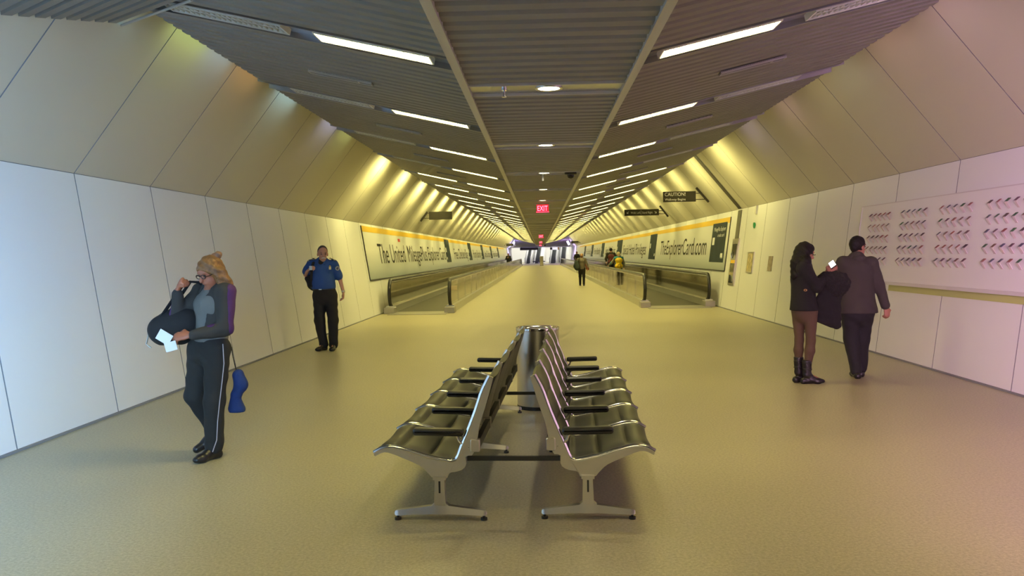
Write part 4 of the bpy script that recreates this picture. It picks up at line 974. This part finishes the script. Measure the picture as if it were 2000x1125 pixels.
m = MB(); mm = [hc + f_ * .112 - u_ * .068 + r_ * x - f_ * (abs(x) * .35) - u_ * abs(x) * .3 for x in np.linspace(-.036, .036, 7)]; m.tube(mm, [.004, .009, .012, .012, .012, .009, .004], 8); m.build('moustache', mat('grey_moustache', (.62, .55, .47), .8), G, True)
m = MB()
for q in (-1, 1): m.tube([hc + f_ * .100 + u_ * .020 + r_ * (q * .034 + x) for x in (-.018, 0, .018)], [.003, .005, .003], 6)
m.build('eyebrow', mat('brow_grey', (.12, .08, .06), .8), G, True)
m = MB(); m.box((.115, -.168, 1.355), (.150, -.158, 1.405)); m.tube([(.132, -.170, 1.405), (.132, -.162, 1.42)], .012, 8); m.build('badge', GOLD, G)
m = MB()
for x in (.045, .145): pass
m.box((.075, -.170, 1.325), (.165, -.160, 1.332)); m.box((.11, -.172, 1.29), (.12, -.160, 1.325)); m.build('pocket_flap', C_BLUE, G)
m = MB(); m.box((-.205, -.195, 1.35), (-.160, -.190, 1.42)); idc = m.build('name_tag', mat('id_card', (.45, .55, .60), .4), G)
m = MB(); m.box((-.20, -.197, 1.335), (-.165, -.192, 1.352)); m.build('tag_strip', C_BLK, idc)
for s, x, nm in ((-1, -.215, 'l'), (1, .155, 'r')):
    m = MB(); Re = Matrix.Rotation(s * .45, 3, 'Y'); m.box((-.055, -.038, -.006), (.055, .038, .006), R=Re, o=(x, -.035, 1.520)); e = m.build('epaulette', M_BLACK, G)
    m = MB()
    for q in (-.035, .03): m.box((q - .005, -.039, -.007), (q + .005, .039, .008), R=Re, o=(x, -.035, 1.520))
    m.box((-.01, -.015, -.007), (.01, .015, .0085), R=Re, o=(x, -.035, 1.520)); m.build('stripe', mat('pale_braid', (.6, .55, .45), .5), e)
m = MB(); m.tube([(.235, -.078, 1.372), (.240, -.088, 1.370)], .036, 20); pt = m.build('shoulder_patch', mat('patch_grey', (.36, .36, .34), .6), G)
m = MB(); m.tube([(.239, -.088, 1.371), (.2415, -.091, 1.370)], .022, 16); m.build('patch_center', mat('patch_navy', (.05, .06, .12), .6), pt)
m = MB(); m.tube([(.312, -.035, .995), (.316, -.042, .968)], .030, 16); wt = m.build('wrist_watch', M_SATIN, G, True)
B = empty('shoulder_bag', (-3.60, 13.77, 0), 0, 'black backpack hanging from the shoulder of the man in blue uniform', 'bag')
sdf_mesh('bag_body', [cap((-.26, .14, 1.22), (-.24, .14, 1.10), .085, .095), cap((-.33, .12, 1.20), (-.22, .14, 1.08), .045, .06), cap((-.2, .12, 1.08), (-.15, .14, 1.12), .06)], C_BLK, B, .009, .05, wr=.005, wf=25)
m = MB(); m.tube([(-.20, .12, 1.42), (-.165, .02, 1.525), (-.165, -.09, 1.47), (-.175, -.165, 1.36), (-.185, -.175, 1.22), (-.19, -.15, 1.08), (-.21, -.02, 1.04), (-.22, .10, 1.08)], .024, 8, flat=.3); m.build('strap', C_BLK, B, True)

# --- woman in a black coat looking at a phone
L_ = person((3.02, 9.67, 0), 'woman with long black hair, black coat and brown leggings looking at a phone')
J = dict(head=(.040, .0, 1.515), neck=(.01, .0, 1.40), chest=(.01, .0, 1.24), waist=(.01, .0, 1.05), pelvis=(.015, 0, .86), shL=(-.02, -.130, 1.335), shR=(.045, .130, 1.335),
         elL=(.120, -.150, 1.12), wrL=(.285, -.06, 1.275), elR=(.170, .13, 1.11), wrR=(.300, .05, 1.275), hipL=(-.025, .06, .84), knL=(-.020, .05, .50), anL=(-.028, .05, .12), toeL=(.095, .09, .032),
         hipR=(.075, -.05, .84), knR=(.080, -.05, .50), anR=(.035, -.05, .11), toeR=(.200, -.07, .032))
fd = nrm((.93, .12, -.30))
r_, f_, u_ = body(L_, J, fd, .97, hands=[((.285, -.06, 1.275), (.6, .35, .6), (.3, .6, .1), 1, .6), ((.300, .05, 1.275), (.6, -.25, .6), (.3, -.6, .1), -1, .6)], skin=SKIN2)
bd = nrm((.97, .25, 0)); ld = nrm((-.25, .97, 0))
ct = [cap(J['shL'], J['shR'], .078), cap((.005, 0, 1.33), (.012, 0, 1.22), .125, .15, bd, .82), cap((.012, 0, 1.22), (.01, 0, 1.05), .150, .145, bd, .82), cap((.01, 0, 1.05), (.02, 0, .85), .145, .178, bd, .85),
      cap((.0, 0, 1.39), (.01, 0, 1.42), .07), cap(J['shL'], J['elL'], .072, .058), cap(J['elL'], (.265, -.065, 1.25), .058, .044), cap(J['shR'], J['elR'], .072, .058), cap(J['elR'], (.28, .055, 1.25), .058, .044)]
COAT = mat('black_wool', (.007, .006, .007), .9, bump=.15, bscale=200)
sdf_mesh('coat', ct, COAT, L_, .009, .035, wr=.004, wf=24, cuts=[((0, 0, .845), (0, 0, -1))])
LEG = mat('brown_leggings', (.085, .050, .028), .8, bump=.1, bscale=200)
sdf_mesh('leggings', [cap((.02, 0, .90), (.02, 0, .82), .135, .13, bd, .9), cap(J['hipL'], J['knL'], .080, .050), cap(J['knL'], (-.028, .05, .38), .050, .054), cap((-.028, .05, .38), (-.028, .05, .2), .054, .036), cap(J['hipR'], J['knR'], .086, .052), cap(J['knR'], (.070, -.05, .38), .052, .056), cap((.07, -.05, .38), (.040, -.05, .2), .056, .038)], LEG, L_, .008, .02, wr=.0015)
BOOT = mat('black_boot_leather', (.010, .009, .010), .4)
for s in 'LR':
    a = V(*J['an' + s]); b = a + V(0, 0, .155 if s == 'R' else .17)
    bt = sdf_mesh('boot', shoe(J['an' + s], J['toe' + s], .040) + [cap(a, b, .048, .055)], BOOT, L_, .008, .02, wr=.002, wf=60, cuts=[((0, 0, 0), (0, 0, -1)), (b + V(0, 0, .01), (0, 0, 1))])
    m = MB()
    for zz in (.06, .13): m.tube([(a[0] + .052 * math.cos(t), a[1] + .052 * math.sin(t), a[2] + zz + .006 * math.sin(t * 2)) for t in np.linspace(0, 2 * math.pi, 17)], .006, 6)
    m.build('boot_strap', M_BLACK, bt, True)
hc = V(*J['head']); BH = mat('black_hair', (.008, .006, .006), .6, bump=.4, bscale=110, spec=.25)
sdf_mesh('hair', [ell(hc + u_ * .025 - f_ * .014, (.086, .098, .096), (r_, f_, u_)), cap(hc + V(-.045, 0, .0), hc + V(-.085, -.01, -.12), .085, .085), cap(hc + V(-.085, -.01, -.12), hc + V(-.130, -.03, -.27), .085, .050), cap(hc + V(-.02, -.07, .0), hc + V(-.05, -.11, -.16), .045, .045), cap(hc + V(-.05, -.1, -.16), hc + V(-.13, -.06, -.27), .05, .03), cap(hc + V(-.03, -.12, -.10), hc + V(-.05, -.15, -.20), .06, .055), cap(hc + f_ * .045 + u_ * .07, hc + f_ * .080 + u_ * .035 - r_ * .03, .03, .018)],
         BH, L_, .008, .03, wr=.006, wf=55, sub=[ell(hc + f_ * .102 - u_ * .045, (.060, .066, .085), (r_, f_, u_))])
m = MB(); c0 = hc + f_ * .095
m.tube([c0 + r_ * .055, c0 + f_ * .012 + r_ * .03, c0 + f_ * .014 - r_ * .03, c0 - r_ * .055, hc - r_ * .085], .005, 6); m.build('glasses', M_BLACK, L_, True)
m = MB(); m.tube([(-.01 + .016 * math.cos(t), -.150, 1.085 + .010 * math.sin(t)) for t in np.linspace(0, 2 * math.pi, 13)], .004, 6); m.build('buckle', GOLD, L_, True)
PH = empty('phone', (3.02, 9.67, 0), 0, 'phone with glowing white screen held by the woman in black coat', 'phone')
Rp = Matrix.Rotation(.5, 3, 'X') @ Matrix.Rotation(-.75, 3, 'Y')
m = MB(); m.box((-.038, -.066, -.004), (.038, .066, .004), R=Rp, o=(.335, -.03, 1.372)); m.build('case', M_BLACK, PH)
m = MB(); m.box((-.033, -.055, .004), (.033, .055, .0055), R=Rp, o=(.335, -.03, 1.372)); m.build('screen', mat('phone_screen', (1, 1, 1), .3, emis=1.6, ecol=(1, .95, .85)), PH)
CT = empty('carried_coat', (3.02, 9.67, 0), 0, 'black fur trimmed coat draped over the arm of the woman with the phone', 'coat')
sdf_mesh('fur_collar', [ell((.360, -.07, 1.145), (.145, .10, .150)), ell((.27, -.07, 1.20), (.10, .08, .07)), ell((.45, -.05, 1.16), (.075, .07, .10))], mat('black_fur', (.012, .010, .010), .95, bump=.9, bscale=120), CT, .009, .05, wr=.008, wf=90)
sdf_mesh('coat_body', [cap((.27, -.06, 1.05), (.27, -.06, .74), .10, .10, (0, 1, 0), .6), cap((.20, -.05, .95), (.19, -.05, .70), .06, .055, (0, 1, 0), .7), cap((.37, -.06, 1.0), (.375, -.06, .66), .055, .045, (0, 1, 0), .7)], COAT, CT, .009, .04, wr=.008, wf=30, cuts=[((.39, 0, .61), (-.0, 0, -1)), ((.27, 0, .66), (-.45, 0, -1))])

# --- man in a grey suit jacket seen from behind
C_SUIT = mat('grey_suit_wool', (.038, .032, .028), .85, bump=.1, bscale=220)
Mn = person((3.80, 10.0, 0), 'man in grey suit jacket and black trousers seen from behind, head turned right')
J = dict(head=(-.015, .02, 1.575), neck=(-.035, .0, 1.455), chest=(-.03, .0, 1.30), waist=(-.02, .0, 1.08), pelvis=(-.02, 0, .90), shL=(-.195, .0, 1.385), shR=(.135, .0, 1.375),
         elL=(-.25, .08, 1.12), wrL=(-.20, .20, .93), elR=(.222, -.01, 1.10), wrR=(.305, -.02, .845), hipL=(-.115, .0, .86), knL=(-.090, .02, .46), anL=(-.040, -.02, .10), toeL=(-.01, .19, .032),
         hipR=(.065, .0, .86), knR=(.050, .06, .46), anR=(.060, .12, .11), toeR=(.12, .29, .032))
fd = nrm((.86, .50, -.03))
r_, f_, u_ = body(Mn, J, fd, 1.03, hands=[((.305, -.02, .845), (.12, .02, -1), (-.3, .9, 0), 1, .55), ((-.20, .20, .93), (.3, .8, -.3), (.6, -.2, 0), 1, .5)], skin=SKIN2, eyes=True)
sj = [cap((-.175, 0, 1.365), (.115, 0, 1.355), .082), cap((-.035, .0, 1.42), (-.03, 0, 1.30), .10, .17, (0, 1, 0), .72), cap((-.11, 0, 1.29), (.05, 0, 1.29), .125, .125, (0, 1, 0), .9), cap((-.03, 0, 1.26), (-.025, 0, 1.08), .185, .185, (0, 1, 0), .75), cap((-.025, 0, 1.08), (-.02, 0, .78), .185, .232, (0, 1, 0), .68),
      cap(J['shL'], J['elL'], .078, .065), cap(J['elL'], (-.205, .185, .96), .064, .052), cap(J['shR'], J['elR'], .078, .066), cap(J['elR'], (.295, -.02, .87), .064, .054)]
sdf_mesh('jacket', sj, C_SUIT, Mn, .009, .03, wr=.004, wf=20, cuts=[((0, 0, .778), (0, 0, -1))])
sdf_mesh('jacket_collar', [cap((-.035, -.005, 1.455), (-.033, -.01, 1.43), .072, .092)], C_SUIT, Mn, .008, .02, sub=[ell((-.03, .03, 1.50), (.058, .06, .06))])
tr = [cap((-.02, 0, .90), (-.02, 0, .80), .17, .19, (0, 1, 0), .75), cap(J['hipL'], J['knL'], .115, .088), cap(J['knL'], (-.045, -.01, .09), .088, .066), cap(J['hipR'], J['knR'], .112, .086), cap(J['knR'], (.058, .10, .11), .086, .064)]
sdf_mesh('trousers', tr, mat('black_suit_cloth', (.010, .010, .012), .85, bump=.1, bscale=250), Mn, .009, .03, wr=.005, wf=22, cuts=[((0, 0, .04), (0, 0, -1))])
sdf_mesh('shoe', shoe(J['anL'], J['toeL'], .042), SHOE, Mn, .008, .02, cuts=[((0, 0, 0), (0, 0, -1))]); sdf_mesh('shoe', shoe(J['anR'], J['toeR'], .042), SHOE, Mn, .008, .02, cuts=[((0, 0, 0), (0, 0, -1))])
hc = V(*J['head'])
sdf_mesh('hair', [ell(hc + u_ * .026 - f_ * .008, (.084, .102, .100), (r_, f_, u_)), cap(hc - f_ * .055 - u_ * .03, hc - f_ * .05 - u_ * .07, .045, .03)], BH, Mn, .007, .02, wr=.002, wf=80, cuts=[(hc + f_ * .045 + u_ * .03, nrm(f_ * .9 - u_ * .45))])

# --- distant figures
def far_person(base, label, head, face, J, top, topc, bot, hair, hands=(), long=.05, skin=SKIN, vox=.016, sitting=False):
    R = person(base, label)
    r_, f_, u_ = body(R, J, face, 1.0, hands, skin, vox=.012, eyes=False)
    sdf_mesh('jacket', top, topc, R, vox, .04, wr=.004, wf=22)
    sdf_mesh('trousers', [cap(J['pelvis'], V(*J['pelvis']) - V(0, 0, .06), .145, .15, (0, 1, 0), .8), cap(J['hipL'], J['knL'], .095, .072), cap(J['knL'], J['anL'], .070, .055), cap(J['hipR'], J['knR'], .095, .072), cap(J['knR'], J['anR'], .070, .055)], bot, R, vox, .03)
    for s in 'LR': sdf_mesh('shoe', shoe(J['an' + s], J['toe' + s], .042), SHOE, R, .014, .02, cuts=[((0, 0, 0), (0, 0, -1))])
    hc = V(*head); sdf_mesh('hair', [ell(hc + u_ * .026 - f_ * .012, (.086, .100, .098), (r_, f_, u_)), cap(hc - f_ * .05, hc - f_ * .055 - u_ * long, .06, .05)], hair, R, .012, .02, cuts=[(hc + f_ * .045 + u_ * .03, nrm(f_ * .9 - u_ * .45))])
    return R
def std_J(h=1.0, away=1, lean=0.0, elR=(.26, 0, 1.12), wrR=(.28, -.06, .87), elL=(-.26, 0, 1.12), wrL=(-.28, -.06, .87), step=.12):
    J = dict(head=(0, 0, 1.58), neck=(0, 0, 1.46), chest=(0, 0, 1.30), waist=(0, 0, 1.08), pelvis=(0, 0, .94), shL=(-.17, 0, 1.38), shR=(.17, 0, 1.38), elL=elL, elR=elR, wrL=wrL, wrR=wrR,
             hipL=(-.09, 0, .90), knL=(-.095, step * .3, .50), anL=(-.09, step, .10), toeL=(-.10, step + .16 * away, .034), hipR=(.09, 0, .90), knR=(.095, -step * .2, .50), anR=(.09, -step, .10), toeR=(.11, -step + .16 * away, .034))
    return {k: (v[0] * h, v[1] * h, v[2] * h if not k.startswith('toe') else v[2]) for k, v in J.items()}
def std_top(J, r=.16, sl=.065, hem=.9):
    return [cap(J['shL'], J['shR'], .08), cap(J['neck'], J['chest'], .08, r, (0, 1, 0), .75), cap(J['chest'], J['waist'], r, r * .95, (0, 1, 0), .75), cap(J['waist'], V(*J['pelvis']), r * .95, r * 1.02, (0, 1, 0), .8),
            cap(J['shL'], J['elL'], .07, sl), cap(J['elL'], V(*J['wrL']) * .85 + V(*J['elL']) * .15, sl * .9, .045), cap(J['shR'], J['elR'], .07, sl), cap(J['elR'], V(*J['wrR']) * .85 + V(*J['elR']) * .15, sl * .9, .045)]
def simple_hands(J): return [(J['wrL'], (0, 0, -1), (1, 0, 0), 1, .4), (J['wrR'], (0, 0, -1), (-1, 0, 0), -1, .4)]
J = std_J(.90, 1, elL=(-.30, .0, 1.15), wrL=(-.24, -.10, 1.0), elR=(.27, 0, 1.12), wrR=(.30, -.05, .92))
far_person((2.0, 39.7, 0), 'distant woman with short brown hair and grey top walking beside the right walkway', J['head'], (0, 1, -.1), J, std_top(J, .155), mat('taupe_knit', (.13, .11, .085), .85), C_BLK, mat('auburn_hair', (.20, .10, .05), .6), simple_hands(J), .03)
B = empty('travel_bag', (2.0, 39.7, 0), 0, 'dark green and black bag at the left side of the distant woman', 'bag'); sdf_mesh('bag_body', [cap((-.26, -.10, 1.12), (-.22, -.12, .86), .10, .14), ell((-.28, -.1, .95), (.13, .10, .14))], mat('dark_green_cloth', (.02, .03, .025), .85), B, .014, .04, wr=.005)
m = MB(); m.tube([(-.20, -.16, 1.12), (-.12, -.12, 1.30), (-.10, .0, 1.34), (-.12, .1, 1.2)], .014, 6); m.build('strap', C_BLK, B, True)
m = MB(); m.tube([(-.24, -.14, .75), (-.25, -.14, .64)], .010, 6); m.build('dangling_strap', C_BLK, B, True)
B = empty('hand_bag', (2.0, 39.7, 0), 0, 'dark red jacket or bag hanging at the right side of the distant woman', 'bag'); sdf_mesh('bag_body', [cap((.20, -.02, 1.02), (.27, -.04, .80), .06, .075, (0, 1, 0), .6)], mat('maroon_cloth', (.14, .035, .02), .85), B, .014, .03, wr=.004, cuts=[((.2, 0, .76), (-.3, 0, -1))])
m = MB(); m.tube([(.20, -.02, 1.05), (.22, -.02, 1.14)], .02, 6); m.build('handle', mat('maroon_cloth', (.14, .035, .02), .85), B, True)
J = std_J(.91, 1, elL=(-.36, .0, 1.13), wrL=(-.50, .12, 1.02), step=.05); J = {k: (v[0], v[1], v[2] + (.015 if k[:3] not in ('toe',) else .012)) for k, v in J.items()}
TEAL = mat('teal_jacket', (.02, .16, .18), .8)
R = far_person((3.74, 39.6, .012), 'blond person in teal jacket with a yellow backpack riding the right walkway', J['head'], (0, 1, -.12), J, std_top(J, .165), TEAL, C_BLK, mat('pale_blond_hair', (.55, .45, .26), .6), [(J['wrL'], (-.3, .3, -.6), (0, 0, -1), 1, .5), (J['wrR'], (0, 0, -1), (-1, 0, 0), -1, .4)], .02)
sdf_mesh('sleeve', [cap(J['shL'], J['elL'], .074, .068), cap(J['elL'], V(*J['wrL']) * .85 + V(*J['elL']) * .15, .064, .05), cap(J['shR'], J['elR'], .076, .070), cap(J['elR'], V(*J['wrR']) * .85 + V(*J['elR']) * .15, .064, .05)], mat('olive_grey_cloth', (.14, .13, .09), .85), R, .014, .02)
def backpack(base, label, c1, c2, w_, z0, z1, y):
    B = empty('backpack', base, 0, label, 'backpack')
    sdf_mesh('bag_body', [cap((-w_ * .45, y, z1 - .1), (w_ * .45, y, z1 - .1), .10, .10, (0, 1, 0), .8), cap((-w_ * .55, y, z0 + .1), (w_ * .55, y, z0 + .1), .10, .10, (0, 1, 0), .9), cap((0, y, z0 + .1), (0, y, z1 - .1), .13, .13, (0, 1, 0), .75)], c1, B, .012, .05, wr=.003)
    sdf_mesh('front_pocket', [cap((-w_ * .25, y - .09, z0 + .11), (w_ * .25, y - .09, z0 + .11), .07, .07, (0, 1, 0), .6), cap((0, y - .09, z0 + .1), (0, y - .09, z0 + .16), .08, .07, (0, 1, 0), .6)], c1, B, .012, .03)
    m = MB()
    for s in (-1, 1): m.tube([(s * .10, y + .02, z1 - .02), (s * .12, y + .14, z1 + .03), (s * .13, y + .27, z1 - .1), (s * .14, y + .24, z0 + .15), (s * .13, y + .08, z0 + .08)], .018, 6)
    for s in (-1, 1): m.tube([(s * .055, y - .14, z0 + .04), (s * .075, y - .15, z0 + .12), (s * .045, y - .15, z0 + .19), (0, y - .15, z0 + .21)], .009, 6)
    m.build('strap', c2, B, True); return B
backpack((3.74, 39.6, .012), 'yellow backpack on the blond person in the teal jacket', mat('yellow_nylon', (.75, .52, .01), .55), mat('dark_brown_strap', (.05, .02, .015), .7), .16, .80, 1.27, -.17)
J = std_J(1.06, 1, elL=(-.25, .02, 1.15), wrL=(-.22, .2, 1.0), elR=(.25, .02, 1.15), wrR=(.22, .2, 1.0), step=.05)
far_person((3.80, 44.5, .012), 'dark haired person in a dark jacket with a maroon backpack on the right walkway', J['head'], (0, 1, -.05), J, std_top(J, .17), mat('dark_olive_jacket', (.03, .028, .02), .85), C_BLK, BH, simple_hands(J), .0)
backpack((3.80, 44.5, .012), 'maroon backpack on the dark haired person riding the right walkway', mat('maroon_nylon', (.10, .012, .012), .6), C_BLK, .17, .95, 1.44, -.17)
J = std_J(.97, -1, elL=(-.26, -.02, 1.14), wrL=(-.06, -.20, 1.22), step=.05)
far_person((-3.02, 80, .012), 'distant person in black shirt standing on the left walkway, one hand raised', J['head'], (0, -1, -.05), J, std_top(J, .19), C_BLK, C_BLK, BH, [(J['wrL'], (.3, 0, 1), (0, 1, 0), 1, .4), (J['wrR'], (0, 0, -1), (-1, 0, 0), -1, .4)], .0, SKIN2)
J = std_J(1.0, -1, elL=(-.25, -.05, 1.14), wrL=(-.10, -.2, 1.08), elR=(.25, -.05, 1.14), wrR=(.10, -.2, 1.08), step=.04)
far_person((3.35, 75, .012), 'distant person in dark clothes standing on the right walkway, hands together', J['head'], (0, -1, -.05), J, std_top(J, .19), C_BLK, C_BLK, BH, simple_hands(J), .0, SKIN2)
